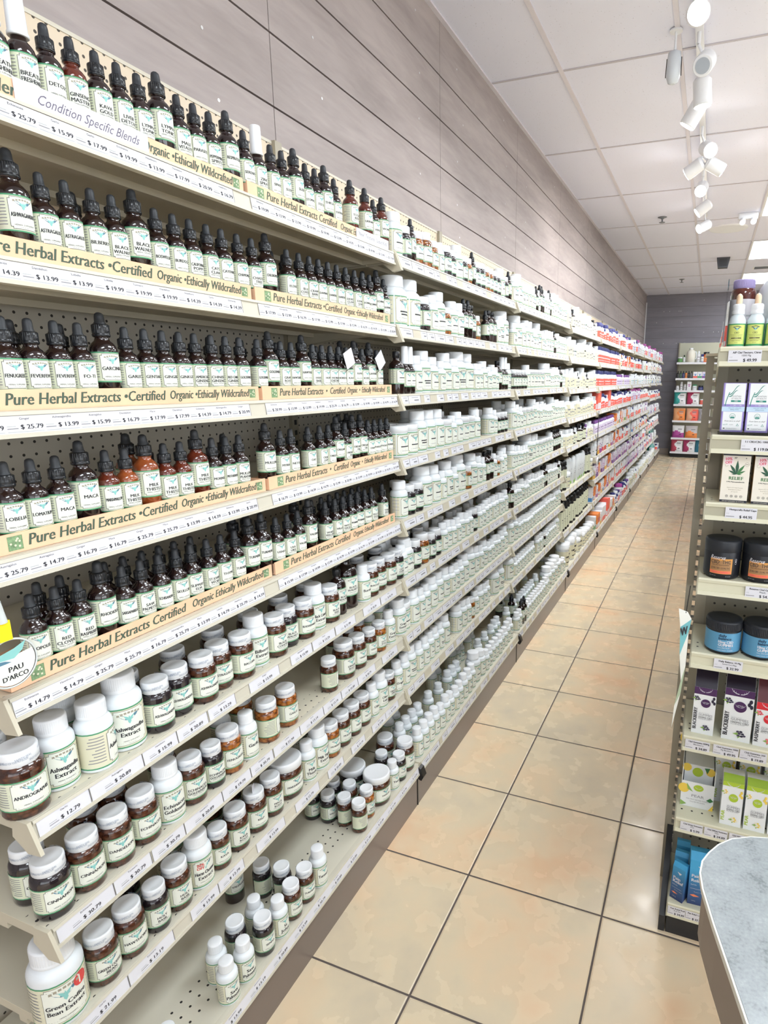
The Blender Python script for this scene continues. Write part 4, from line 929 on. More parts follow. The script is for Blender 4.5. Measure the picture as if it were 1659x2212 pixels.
def pouch(w_, h, d, ca, cb, cc, splitv=.5, diag=False):
    """stand-up foil pouch: pillowed body, crimped top, gusseted foot"""
    m = MB(); nx, nz = 10, 10
    def P(i, j, s):
        u = -1+2*i/nx; v = j/nz
        th = (1-u*u)**.5*(d/2)*(1-.85*v**2.2)*(.55+.45*min(1, v*5))
        return (s*th, u*w_/2*(1-.05*sin(v*pi)), v*h)
    v = [P(i, j, 1) for j in range(nz+1) for i in range(nx+1)]+[P(i, j, -1) for j in range(nz+1) for i in range(nx+1)]
    N = (nx+1)*(nz+1)
    for j in range(nz):
        for i in range(nx):
            u = i/nx; vv = j/nz
            if j == nz-1: mt = cc
            elif diag: mt = ca if vv < .42+.12*sin(u*5) else cb
            else: mt = ca if u < .36+.10*sin(vv*9) else cb
            a = j*(nx+1)+i
            m.add([v[a], v[a+1], v[a+nx+2], v[a+nx+1]], [(0, 1, 2, 3)], mt, True); m.add([v[N+a], v[N+a+1], v[N+a+nx+2], v[N+a+nx+1]], [(3, 2, 1, 0)], mt, True)
    fp = lambda uu, vv_, o=0.0: (d/2*(1-(2*uu/w_)**2)**.5*(1-.85*(vv_/h)**2.2)+.003+o, uu, vv_)
    m.disc(fp, .18*w_, h*.28, w_*.11, INK, 12, 0, h*.03); m.patch(fp, -.02*w_, .32*w_, h*.66, h*.74, GREY, 4); m.patch(fp, .02*w_, .3*w_, h*.54, h*.58, LGREY, 4)
    return m
FK['r'] = FK['r'][:3]+(pouch(.20, .22, .09, TEALP, GREYW, TEALP).mesh('product'), .101)
def far_now(nm, me, loc, rz, s, lab, cat, grp):
    o = link(nm, me, None, loc, rz, lab, cat, grp); o.scale = (s, s, s); return o
def fillf(bay, si, seq, z, xf):
    y = (bay-1)*BAYW+.02; end = bay*BAYW-.012; i = 0; q = 0
    sp = 'bottom shelf' if xf else SHPH[si]
    while q < 60:
        k = seq[q % len(seq)] if random.random() > .18 or bay < 5 else random.choice(seq+'owqpg'); q += 1
        if k == '_': y += .05; continue
        nm, desc, cat, me, r = FK[k]
        if y+2*r > end: break
        dep = r if cat != 'box' else 0
        sc_ = random.choice([1, 1, .92, 1.06, .85, 1.12]) if k not in 'lmppO' else random.choice([1, 1, .97])
        a_ = (nm, me, (xf-dep-.006-random.choice([0, 0, 0, .012]), y+r*sc_, z+.0003), random.uniform(-.08, .08), sc_, '%s, %s from left, %s, %s' % (desc, ordw(i), sp, BAYPH[bay]), cat, 'products on the %s of the %s' % (sp, BAYPH[bay]))
        if nm == 'supplement_bottle':
            d2 = (a_[2][0]-CAMP[0])**2+(a_[2][1]-CAMP[1])**2; DEFER.append((r*.12/d2, 'f', a_))
        else: far_now(*a_)
        y += 2*r*sc_+random.choice([.002, .002, .004, .012]); i += 1
SEQF = {3: ['WwdwwWwwgwww', 'wWwgwwwwwTww', 'wwwWwwdwwWwwdw', 'wWwwwtWwwwwww', 'wwwwwdwdddwddp', 'mmtlllllllll', 'mmmmmmmmmmm', 'TTTTtTtttttt'],
 4: ['ooOOooOOo', 'OOOOOOOOO', 'OOOOOOOO', 'qjjoOOoo', 'pppppppppppp', 'ggbbaaaacc', 'bbhhffbbhh', 'kkffaaffbb', 'iffbbccccjjcc'],
 5: ['qpqqOOOq', 'fbgdfqOqqo', 'pppppppwppp', 'qooOOOqq', 'ffbbiifcc', 'ccoofgg', 'hhhaahhaa', 'ccffgccaa', 'onnoopPPooO'],
 6: ['ggdgeoOpP', 'oqq____', 'eeeewpp', 'PPPqPp', 'ieeoqqcc', 'ggkbgg', 'pppohhaa', 'aahhphha', 'wwWWgbbWW'],
 7: ['gdeoPPqow', '____gww', 'geepdn', 'qoqeonqq', 'qqppeh', 'bgknoo', 'ppnoqqaa', 'hhppgg', 'wwWWgggWWd'],
 8: ['oqPoengg', 'ggwpqng', 'ekendgk', 'qqonqoq', 'pehekk', 'nnoqge', 'oahhgg', 'wgwkeenn'],
 9: ['oPqeggd', 'wgpqd', 'kendgk', 'onqoq', 'phee', 'nqegg', 'rgwr', 'wkrrrr']}
for b_ in range(3, 10):
    zz = bays_z(b_)
    for si, z in enumerate(zz):
        fillf(b_, si, SEQF[b_][min(si, len(SEQF[b_])-1)], z, .05 if si == len(zz)-1 else 0)
# black hanging merchandising strips
for (y, z0, z1, lab) in [(3.64, .86, 1.23, 'thin black strip hanging between the fourth and sixth shelf, fifth bay'), (6.08, .83, 1.02, 'thin black strip hanging below the fifth shelf, seventh bay')]:
    t = thing('hanging_strip', lab, 'hanging strip', (.022, y, z0))
    m = MB(); m.box(-.002, .002, -.006, .006, 0, z1-z0, BLACK); m.build('strip', t)
    m = MB(); m.tube((0, 0, .0), (0, 0, -.012), .006, BLACK, 10); m.build('clip', t)
t = thing('round_dial_gauge', 'round grey disc with dark face on the sixth shelf, fifth bay', 'gauge', (.03, 3.62, .80))
m = MB(); m.tube((0, 0, 0), (.012, 0, 0), .034, GREYW, 24); m.build('rim', t)
m = MB(); m.tube((.012, 0, 0), (.014, 0, 0), .027, mat('dial_face', '55585c', .4), 24); m.build('face', t)
# ------------------------------------------------------------------ shelving unit on the back wall
BX, BYF = .252, 11.05
t = thing('shelving_bay_back', 'pale pegboard back of the short shelving unit against the back wall', 'shelving', (BX, BY, 0), 0)
m = MB(); m.box(.01, 1.22, -.02, -.003, .05, 2.20, holes_mat('pegboard_far', 'c9c8b4', .0254, .0028, (0, 2), hole='8f8d7c')); m.build('pegboard', t)
m = MB(); m.box(0, .022, -.045, -.003, 0, 2.205, UPR); m.box(1.21, 1.232, -.045, -.003, 0, 2.205, UPR); m.build('upright', t)
t = thing('kick_plate', 'black kick plate under the unit against the back wall', 'kick plate', (BX, BYF, 0))
m = MB(); m.box(.0, 1.22, .05, .07, 0, .0915, BLACK); m.build('plate', t)
FZ = [1.822, 1.527, 1.300, 1.035, .722, .387, .112]
for i, z in enumerate(FZ):
    t = thing('metal_shelf', 'white %s shelf of the unit against the back wall' % (['top', 'second', 'third', 'fourth', 'fifth', 'sixth', 'lowest'][i]), 'shelf', (BX-.0, BYF, z), 0, 'shelves of the back wall unit')
    x0 = -.0
    m = MB(); m.box(x0, 1.22, 0, .3555, -.02, 0, SHELF); m.build('deck', t)
    m = MB(); m.box(x0, 1.22, -.008, .002, -.035, .003, PAPER); m.build('price_rail', t)
    for xx in (x0, 1.216):
        m = MB(); m.prism([(0, 0), (.345, 0), (.345, -.06), (0, -.035)], 0, xx, xx+.004, SHELFD); m.build('end_bracket', t)
def far(nm, me, x, z, lab, cat, rz=-pi/2, y=.10, grp='goods on the back wall unit'):
    link(nm, me, None, (BX+x, BYF+y, z+.0003), rz, lab, cat, grp)
JUG = MB(); JUG.lathe([(.07, 0), (.08, .01), (.08, .17), (.07, .21), (.035, .235), (.03, .25)], 14, mat('jug_milky', 'e2ded2', .35), sx=.8); JUG.lathe([(.034, .245), (.034, .27)], 12, WHITEC)
JUG.tube((0, .06, .20), (0, .095, .19), .012, WHITEP, 8); JUG.tube((0, .095, .19), (0, .10, .08), .012, WHITEP, 8); JUG.tube((0, .10, .08), (0, .07, .06), .012, WHITEP, 8)
jug = JUG.mesh('jug')
def cylp(r, h, body, capm, lab, hh=.8, cr=.95): return fb(r, h, body, capm, lab, .1, .7, cr, stripe=GREY, caph=hh)
far('supplement_tub', cylp(.045, .10, DGREEN, GREYW, GREEN), .05, FZ[0], 'green tub on a small box at the left of the back wall top shelf', 'tub')
far('supplement_bottle', cylp(.022, .14, GREEN, COLLAR, GREYW, .8, .5), .125, FZ[0], 'small green bottle on the back wall top shelf', 'bottle')
far('plastic_jug', jug, .245, FZ[0], 'milky jug with handle on the back wall top shelf', 'jug')
far('supplement_bottle', cylp(.035, .21, WHITEP, WHITEC, GREYW, .85, .5), .385, FZ[0], 'tall white pointed bottle on the back wall top shelf', 'bottle')
far('supplement_tub', cylp(.055, .19, CORAL, BLACK, ORAN), .52, FZ[0], 'orange tub with black lid on the back wall top shelf', 'tub')
far('supplement_bottle', cylp(.026, .15, NAVY, NAVY, GREYW), .452, FZ[0], 'navy bottle beside the orange tub, back wall top shelf', 'bottle', y=.06)
for i, (c_, l_) in enumerate([(BLACK, 'black'), (DGREEN, 'dark green'), (NAVY, 'navy'), (ORAN, 'orange'), (INK, 'charcoal'), (GREY, 'grey and black')]):
    far('dropper_bottle', cylp(.020, .135, BLACK if i != 3 else ORAN, BLACK, c_, .72, .45), .035+i*.05, FZ[1], '%s dropper bottle on the back wall second shelf' % l_, 'dropper bottle')
for i, (a_, b2, l_) in enumerate([(GREYW, CORAL, 'white box with coral foot'), (GREYW, LGREEN, 'white box with green foot'), (LILAC, PURP, 'purple and white box'), (GREYW, BLUEP, 'white box with blue foot')]):
    far('supplement_box', fbox(.075, .08, .12, a_, b2, BLUEP), .355+i*.08, FZ[1], l_+' on the back wall second shelf', 'box', y=.03)
for i, (r_, h_, l_) in enumerate([(.03, .085, 'short white pot'), (.025, .16, 'tall white bottle'), (.03, .11, 'pale white bottle')]):
    far('supplement_bottle', cylp(r_, h_, WHITEP, WHITEC, GREYW, .75, .8), .045+i*.07, FZ[2], l_+' at the left of the back wall third shelf', 'bottle')
far('supplement_box', fbox(.075, .06, .165, GREYW, GREYW, MAGE), .26, FZ[2], 'tall white box in the middle of the back wall third shelf', 'box', y=.03)
far('supplement_tub', cylp(.042, .11, WHITEP, LGREEN, GREYW), .36, FZ[2], 'white tub with mint lid on the back wall third shelf', 'tub')
for i in range(2): far('supplement_tub', cylp(.045, .09, BLACK, BLACK, DGREEN if i else NAVY), .47+i*.10, FZ[2], ['black tub with navy label', 'black tub with dark green label'][i]+' on the back wall third shelf', 'tub')
PK = [(FZ[3], .11, TEALP, GREYW, 0, 'teal and white pouch', 'fourth'), (FZ[3], .35, mat('crimson_print', 'b83a62', .4), GREYW, 0, 'crimson and white pouch', 'fourth'),
 (FZ[4], .12, mat('peach_print', 'e8a878', .4), ORAN, 0, 'peach and orange pouch', 'fifth'), (FZ[4], .36, mat('peach_red', 'e8b090', .4), CORAL, 0, 'peach and red pouch', 'fifth'), (FZ[4], .57, mat('foil_silver', 'b8b8be', .25, metal=.7), GREYW, 0, 'silver foil pouch', 'fifth'),
 (FZ[5], .125, MAGE, GREYW, 1, 'purple-footed white pouch', 'sixth'), (FZ[5], .37, ORAN, mat('foil_grey', 'c2bcc0', .35), 1, 'orange-footed grey pouch', 'sixth'),
 (FZ[6], .12, mat('rose_print', 'b84a60', .4), GREYW, 0, 'rose and white pouch at the left', 'lowest'), (FZ[6], .35, mat('berry_print', 'a83a66', .4), GREYW, 0, 'berry red and white pouch in the middle', 'lowest'), (FZ[6], .57, mat('petrol_print', '2f6f86', .4), GREYW, 0, 'petrol blue and white pouch', 'lowest')]
for z, x, a_, b2, dg, l_, sh in PK:
    far('supplement_pouch', pouch(.225, .235, .10, a_, b2, b2 if dg else a_, diag=bool(dg)).mesh('pouch'), x, z, '%s on the back wall %s shelf' % (l_, sh), 'pouch', y=.07)
far('supplement_tub', cylp(.045, .10, CORAL, GREYW, CORAL), .52, FZ[3], 'small red and white tub on the back wall fourth shelf', 'tub')
# ------------------------------------------------------------------ end display of the right aisle (faces the camera)
EY = -.219; EX0, EX1 = .905, 1.82
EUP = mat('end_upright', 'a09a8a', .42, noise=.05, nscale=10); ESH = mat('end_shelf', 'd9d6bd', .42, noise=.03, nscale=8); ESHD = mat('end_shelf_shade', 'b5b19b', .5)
t = thing('end_display_frame', 'grey-brown slotted upright and pegboard back of the end display', 'shelving', (0, 0, 0))
m = MB(); m.box(.93, EX1, -.0195, -.006, .09, 1.53, PEGX); m.build('pegboard', t)
m = MB(); m.box(.877, .8955, -.02, .03, .0, 1.545, EUP); m.box(.9035, .930, -.02, .012, .0, 1.545, EUP)
k = 0; z = .10
while z < 1.53:
    m.box(.8955, .9035, -.0185, .0, z, z+.0090, EUP); z += .0286
m.box(.8955, .9035, -.0185, .0, 0, .10, EUP); m.build('slotted_upright', t)
m = MB(); m.box(.874, .915, -.03, .06, 1.545, 1.551, mat('post_cap', 'e6dcc4', .4)); m.build('post_cap', t)
m = MB(); m.box(EX1-.03, EX1, -.02, .03, 0, 1.545, EUP); m.build('upright', t)
EBLK = mat('end_base_black', '2b2c2f', .4)
m = MB(); m.prism([(-.0205, 0), (EY+.001, 0), (EY+.001, .05), (-.0205, .19)], 0, .885, .9015, EBLK); m.build('foot_plate', t)
t = thing('kick_plate', 'black kick plate at the foot of the end display', 'kick plate', (0, 0, 0))
m = MB(); m.box(.905, EX1, EY+.002, EY+.012, 0, .0565, EBLK); m.build('plate', t)
EZ = [1.556, 1.366, 1.212, 1.029, .839, .610, .370, .099]
ENM = ['top', 'second', 'third', 'fourth', 'fifth', 'sixth', 'seventh', 'lowest']
TAGS = [[(.922, .066, 'A/P Cbd Tincture, Citrus', '1000 Mg', '$ 49.99'), (1.005, .066, 'A/P Cbd Tincture, Mint', '1000 Mg', '$ 49.99')],
 [(.966, .064, '1:1 CBD/CBG 1000MG', '', '$ 119.00')], [(.948, .066, 'Hempcrafts Relief Caps', '', '$ 44.95')],
 [(1.008, .066, 'Reserve Cbd Gummies', 'Peach', '$ 54.99')], [(.957, .064, 'Daily Balance 10 Mg', 'Gummies Cherry Mango', '$ 32.99')],
 [(.910, .058, 'Cbd Gummies 500Mg', 'Blackberry', '$ 34.89'), (.976, .058, 'Cbd Gummies 1000', 'Mg Blackberry', '$ 49.95'), (1.037, .060, 'Cbd Gummies 250', 'Mg Raspberry', '$ 19.89')],
 [(.917, .055, 'Cbd 25mg Gummies', 'Pear', '$ 5.99'), (.976, .055, 'Cbd 500mg Gummies', 'Pear', '$ 24.89'), (1.035, .055, 'Cbd 250mg Gummies', '', '$ 19.89')],
 [(.906, .045, 'Pain Relief Roll', 'Roll On', '$ 34.99'), (.952, .045, 'Pain Relief Cream', '', '$ 37.99')]]
for i, z in enumerate(EZ):
    t = thing('metal_shelf', 'cream metal %s shelf of the end display facing the aisle mouth' % ENM[i], 'shelf', (EX0, EY, z), 0, 'shelves of the end display')
    L = EX1-EX0
    m = MB(); m.box(0, L, .004, .195, -.020, 0, holes_mat('end_deck', 'd9d6bd', .0254, .0028, (1, 0), .02, .07) if i == 0 else bpy.data.materials['end_deck']); m.build('deck', t)
    m = MB()
    m.prism([(.006, .0015), (-.001, .0015), (-.003, -.002), (-.002, -.0085), (.006, -.0085)], 0, 0, L, ESH)
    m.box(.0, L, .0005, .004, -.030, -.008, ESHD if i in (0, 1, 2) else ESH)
    m.prism([(.004, -.029), (-.003, -.0295), (-.0045, -.0395), (.006, -.041)], 0, 0, L, ESH)
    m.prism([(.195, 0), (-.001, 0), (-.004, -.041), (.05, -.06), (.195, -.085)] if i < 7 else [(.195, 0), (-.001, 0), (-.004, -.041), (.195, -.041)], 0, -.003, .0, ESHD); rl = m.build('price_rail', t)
    for (x, w_, a, b_, p) in TAGS[i]:
        mp = plane((x-EX0, -.0036, -.0385), (1, 0, 0), (0, 0, 1), (0, -1, 0)); m = MB()
        m.box(x-EX0, x-EX0+w_, -.0034, -.0028, -.0385, -.0065, PAPER)
        m.text(a, mp, INK, .0042, w_*.55, .0250, w_*.84, 'c', .0001, bold=True)
        if b_: m.text(b_, mp, INK, .0038, w_*.55, .0190, w_*.5, 'c', .0001)
        m.text(p, mp, INK, .0062, w_*.66, .0080, w_*.55, 'c', .0001, bold=True)
        m.text('OZ', mp, LGREY, .003, w_*.04, .016, .01, 'l', .0001); m.patch(mp, w_*.03, w_*.30, .0100, .0115, GREY, 1, .0001); m.patch(mp, w_*.03, w_*.92, .0028, .0040, LGREY, 1, .0001)
        m.build('price_tag', rl)
def front(x, y, z0): return plane((x, y, z0), (1, 0, 0), (0, 0, 1), (0, -1, 0))
# white dropper bottles with lime labels
LIME = mat('label_lime', 'd3dc7c', .5); EGRN = mat('label_edge_green', '3f9a62', .5); PEACH = mat('bulb_peach', 'f2d3b0', .45); FROST = mat('frosted_plastic', 'dbe6ea', .25); BROWNP = mat('label_pill_brown', '5c5638', .5)
def cbd_parts():
    r, n = .0178, 28; o = []
    m = MB(); m.lathe([(r*.92, 0), (r, .002), (r, .050), (r*.97, .056), (r*.85, .062), (r*.66, .067), (r*.6, .070), (r*.6, .076)], n, FROST); o.append(('plastic_body', m.mesh('plastic_body')))
    m = MB(); m.lathe([(r*.70, .069), (r*.74, .071), (r*.72, .075), (r*.68, .077), (r*.70, .079), (r*.69, .088), (r*.58, .090), (r*.34, .090)], n, WHITEC); ribs(m, r*.69, .079, .087, WHITEC, 30); o.append(('collar', m.mesh('collar')))
    m = MB(); m.lathe([(r*.36, .0895), (r*.36, .102), (r*.33, .107), (r*.2, .1105), (r*.04, .112)], 18, PEACH); o.append(('dropper_bulb', m.mesh('dropper_bulb')))
    m = MB(); c = cyl(r, -pi/2, .0003); m.patch(c, -r*2.7, r*2.7, .003, .049, EGRN, 24); m.patch(c, -r*1.05, r*1.05, .0065, .0465, LIME, 10, .0002)
    for u in (-.96, .96): m.patch(c, r*u-.0003, r*u+.0003, .008, .045, EGRN, 1, .0004)
    ew = .0075; yb = .0415
    for s in (-1, 1):
        m.poly(c, [(s*ew, yb+.001), (s*.55*ew, yb), (s*.12*ew, yb-.35*ew), (s*.05*ew, yb-.8*ew), (s*.4*ew, yb-.5*ew)][::s], NAVYT, .0005)
        m.poly(c, [(s*1.1*ew, yb+.0005), (s*.5*ew, yb+.0022), (0, yb+.0028), (0, yb+.0017), (s*.5*ew, yb+.001), (s*1.1*ew, yb-.0006)][::s], INK, .0005)
    m.disc(c, 0, yb-.55*ew, .0016, TEAL, 12, .0008, .0026)
    m.text('CBD', c, INK, .0034, 0, .0285, .02, 'c', .0004); m.patch(c, -.013, .013, .0258, .0262, INK, 6, .0004)
    m.text('ORGANIC FULL SPECTRUM', c, INK, .0014, 0, .0225, .022, 'c', .0004)
    m.patch(c, -.0105, .0105, .0178, .0202, BROWNP, 6, .0004); m.text('CITRUS', c, CREAM, .0013, 0, .0183, .01, 'c', .0006); m.patch(c, -.013, .013, .0155, .0159, INK, 6, .0004)
    m.text('HERBAL SUPPLEMENT', c, INK, .0014, 0, .0128, .018, 'c', .0004); m.text('2 FL OZ', c, INK, .0013, 0, .0090, .012, 'c', .0004)
    o.append(('label', m.mesh('label'))); return o
CP = cbd_parts()
for i in range(8):
    x = .9345+.0372*i
    t = thing('dropper_bottle', 'white dropper bottle with lime CBD label, %s from left, end display top shelf' % ordw(i), 'dropper bottle', (x, EY+.026+(.003 if i % 2 else 0), EZ[0]+.0002), random.uniform(-.06, .06)+(.04 if i == 0 else 0), 'lime-labelled droppers on the end display')
    for nm, me in CP: link(nm, me, t)
LAV = mat('lid_lavender', 'a79ac8', .4)
t = thing('vitamin_jar', 'tall amber jar with lavender lid behind the lime-labelled droppers', 'jar', (.944, -.105, EZ[0]+.0002), .3)
m = MB(); m.lathe([(.024, 0), (.0265, .002), (.0270, .010), (.0270, .118), (.026, .126), (.0225, .131), (.0205, .134), (.0205, .140)], 30, AMBR); m.build('jar_body', t)
m = MB(); m.lathe([(.0215, .131), (.0225, .132), (.0225, .149), (.0215, .151), (.006, .150)], 30, LAV); ribs(m, .0225, .134, .148, LAV, 44); m.build('lid', t)
m = MB(); c = cyl(.027, -pi/2, .0003); m.patch(c, -.07, .07, .012, .108, mat('label_plain_white', 'dfdbe0', .5), 24)
for i in range(12): m.patch(c, -.018, -.014+.001*(i % 3), .030+i*.006, .032+i*.006, GREY, 1, .0002)
m.patch(c, -.009, -.0086, .014, .105, LGREY, 1, .0002); m.patch(c, .0, .018, .05, .058, LGREY, 3, .0002); m.patch(c, .0, .014, .07, .074, LGREY, 3, .0002); m.build('label', t)
t = thing('white_jug', 'big round-shouldered white container at the right behind the lime-labelled droppers', 'container', (1.042, -.100, EZ[0]+.0002))
m = MB(); m.lathe([(.066, 0), (.072, .004), (.073, .02), (.073, .085), (.071, .110), (.064, .132), (.052, .149), (.036, .160), (.028, .163), (.028, .172)], 40, WHITEP); m.build('jug_body', t)
m = MB(); m.lathe([(.031, .166), (.031, .186), (.029, .188), (.006, .188)], 30, mat('lid_blue', '5f84c0', .4)); m.build('lid', t)
t = thing('acrylic_divider', 'thin clear divider edge at the left of the end display top shelf', 'divider', (.9085, 0, EZ[0]))
m = MB(); m.box(0, .0018, EY+.004, -.01, .0003, .14, ACR); m.build('panel', t)
# lavender and white dropper cartons
LAVB = mat('carton_lavender', '9a8ccc', .45); LBLUE = mat('carton_light_blue', 'c4dcf0', .5); OFFW = mat('carton_white', 'eceff0', .45); GTEAL = mat('swoosh_teal', '2f8a7c', .5)
def carton_a():
    m = MB(); w_, d, h = .047, .047, .1085
    m.bbox(-w_/2, w_/2, 0, d, 0, h, LAVB, .0008)
    f = front(-w_/2, -.0002, 0)
    m.patch(f, .0035, w_-.0015, .062, h-.0012, OFFW, 1); m.patch(f, .0035, w_-.0035, .0045, .0455, OFFW, 1); m.patch(f, .0, w_, .0460, .0565, LBLUE, 1, .0001)
    body = m.mesh('carton'); m = MB()
    def sw(p, q, a, w0):
        n = 10; L = []; Rr = []
        for i in range(n+1):
            s = i/n; x = p[0]+(q[0]-p[0])*s; y = p[1]+(q[1]-p[1])*s+a*sin(s*pi*2)*.5; ww = w0*sin(min(1, s*1.0+.08)*pi)**.6*.5 if s < .98 else 0
            L.append((x, y+ww)); Rr.append((x, y-ww))
        for i in range(n): m.add([f(*Rr[i], .0003), f(*Rr[i+1], .0003), f(*L[i+1], .0003), f(*L[i], .0003)], [(0, 1, 2, 3)], GTEAL)
    sw((.012, .083), (.034, .103), -.006, .0028); sw((.012, .079), (.031, .092), -.005, .0026)
    for i in range(8):
        s = i/8; s2 = (i+1)/8
        g = lambda s: (.0065+.007*s**1.6, .058+.030*s)
        a, b_ = g(s), g(s2); m.add([f(a[0]-.0008, a[1], .0003), f(a[0]+.0008, a[1], .0003), f(b_[0]+.0008, b_[1], .0003), f(b_[0]-.0008, b_[1], .0003)], [(0, 1, 2, 3)], GTEAL)
    m.text('FOUNTAIN', f, GREY, .0034, .0275, .0778, .020, 'c', .0002); m.text('OF HEALTH', f, GREY, .0034, .0275, .0730, .020, 'c', .0002)
    m.patch(f, .0175, .0380, .0668, .0708, GTEAL, 1, .0002); m.text('CBD', f, OFFW, .0026, .0278, .0675, .016, 'c', .0004)
    m.text('1:1 CBD + CBG', f, OFFW, .0026, .0290, .0583, .024, 'c', .0002); m.text('1000mg CBD + 1000mg CBG', f, NAVYT, .0016, .0265, .0530, .026, 'c', .0003); m.text('2000mg TOTAL', f, NAVYT, .0022, .0265, .0490, .018, 'c', .0003)
    m.disc(f, .0235, .0355, .0062, GTEAL, 24, .0002); m.disc(f, .0235, .0355, .0055, OFFW, 24, .0003); m.patch(f, .0195, .0275, .0312, .0345, GTEAL, 1, .0004); m.text('USDA', f, GTEAL, .0026, .0235, .0355, .008, 'c', .0004)
    m.text('From farm to shelf', f, INK, .0030, .0235, .0235, .032, 'c', .0002, shear=.5)
    m.text('NON-GMO', f, GTEAL, .0022, .0105, .0158, .010, 'c', .0002, rot=.12); m.text('VEGAN', f, GREY, .002, .0225, .0158, .008, 'c', .0002)
    m.poly(f, [(.0325, .014), (.0385, .014), (.0355, .0195)], GTEAL, .0002); m.poly(f, [(.0337, .0147), (.0373, .0147), (.0355, .018)], OFFW, .0003)
    m.patch(f, .006, .0095, .0075, .0095, INK, 1, .0002); m.text('Cannabinoid Tincture', f, INK, .0017, .0235, .0077, .025, 'c', .0002)
    return [('carton', body), ('print', m.mesh('print'))]
CA = carton_a()
for i in range(6):
    t = thing('tincture_carton', 'lavender and white carton with teal leaf, %s from left, end display second shelf' % ordw(i), 'box', (.9435+.0510*i, EY+.024, EZ[1]+.0062), 0, 'lavender cartons on the end display')
    o = t
    for nm, me in CA: o = link(nm, me, o)
t = thing('acrylic_tray', 'clear acrylic tray under the lavender cartons', 'tray', (.9165, EY+.012, EZ[1]+.0002))
m = MB(); m.box(0, .33, 0, .10, 0, .0015, ACR); m.box(0, .33, 0, .0015, .0015, .012, ACR); m.build('tray_body', t)
# beige RELIEF cartons
KRAFT = mat('carton_kraft', 'cfb48c', .55); IVORY = mat('carton_ivory', 'ebe5d8', .5); NVY = mat('carton_navy', '272b38', .5); LEAF = mat('leaf_green', '3f7a48', .5); LEAF2 = mat('leaf_dark', '2f5a44', .5); REDT = mat('sale_red', 'e0506a', .5); PINKS = mat('sale_sticker', 'f2dfe4', .5)
def carton_b(off):
    m = MB(); w_, d, h = .058, .075, .122
    m.bbox(-w_/2, w_/2, 0, d, 0, h, KRAFT, .0008); f = front(-w_/2, -.0002, 0)
    m.patch(f, .0, w_, .0, h, IVORY, 1); m.patch(f, 0, w_, h-.014, h-.001, NVY, 1, .0001); m.patch(f, 0, w_, .0005, .006, NVY, 1, .0001)
    s = plane((-w_/2-.0002, d, 0), (0, -1, 0), (0, 0, 1), (-1, 0, 0))
    for q in range(7): m.patch(s, .022, .022+random.uniform(.012, .03), .016+q*.0145, .024+q*.0145, ARCH, 1)
    body = m.mesh('carton'); m = MB(); cx, cy = .031, .070
    for k_, (a, L) in enumerate([(90, .032), (55, .027), (125, .027), (25, .020), (155, .020), (0, .011), (180, .011)]):
        a = radians(a); ux, uy = cos(a), sin(a); px_, py_ = -uy, ux; pts = []
        prof = [(0, .0), (.18, .045), (.38, .085), (.55, .09), (.75, .055), (1, 0)]
        for s_, w2 in prof: pts.append((cx+ux*L*s_+px_*L*w2*1.2, cy-.004+uy*L*s_+py_*L*w2*1.2))
        for s_, w2 in prof[-2:0:-1]: pts.append((cx+ux*L*s_-px_*L*w2*1.2, cy-.004+uy*L*s_-py_*L*w2*1.2))
        m.poly(f, pts, LEAF if k_ % 2 else LEAF2, .0003+.00003*k_)
    m.text('RELIEF', f, LEAF, .0075, .0305, .0530, .034, 'c', .0003, bold=True)
    m.text('5 MG Phytocannabinoids', f, INK, .0026, .030, .0470, .044, 'c', .0003, bold=True)
    for i_, (tt) in enumerate(['Supports ECS Daily Function', 'Broad Spectrum Blend', '60 Capsules']): m.text(tt, f, ARCH, .0020, .030, .0340-i_*.0046, .040, 'c', .0003)
    for i_ in range(4): m.disc(f, .0145+i_*.0100, .0150, .0030, INK, 12, .0003); m.disc(f, .0145+i_*.0100, .0150, .0023, IVORY, 12, .0004); m.patch(f, .0132+i_*.0100, .0158+i_*.0100, .0143, .0157, INK, 1, .0005)
    m.text('DIETARY SUPPLEMENT 60 CAPSULES', f, IVORY, .0020, .029, .0022, .050, 'c', .0003)
    m.text('HEMP', f, IVORY, .002, .029, h-.009, .02, 'c', .0003); m.text('XP', f, INK, .0034, .0260, h-.0205, .006, 'c', .0003, bold=True); m.text('A', f, INK, .003, .0480, h-.0205, .004, 'c', .0003, bold=True)
    m.disc(f, .0510, .0890, .0046, ARCH, 16, .0003); m.disc(f, .0510, .0890, .0040, IVORY, 16, .0004); m.patch(f, .0480, .0540, .0883, .0897, ARCH, 1, .0005)
    m.disc(f, off, .0965, .0105, PINKS, 20, .0006); m.text('10%', f, REDT, .0062, off, .0975, .014, 'c', .0008, rot=.10, bold=True); m.text('OFF', f, REDT, .0062, off, .0895, .014, 'c', .0008, rot=.10, bold=True)
    m.disc(f, .0085, .0865, .0036, ARCH, 14, .0003); m.disc(f, .0085, .0865, .0031, IVORY, 14, .0004)
    return [('carton', body), ('print', m.mesh('print'))]
CB1 = carton_b(.0125); CB2 = carton_b(.0165)
for i in range(4):
    t = thing('capsule_carton', 'ivory RELIEF carton with green leaf, %s from left, end display third shelf' % ordw(i), 'box', (.9625+.0665*i, EY+.018, EZ[2]+.0002), 0, 'leaf cartons on the end display')
    o = t
    for nm, me in (CB1, CB2, CB1, CB2)[i]: o = link(nm, me, o)
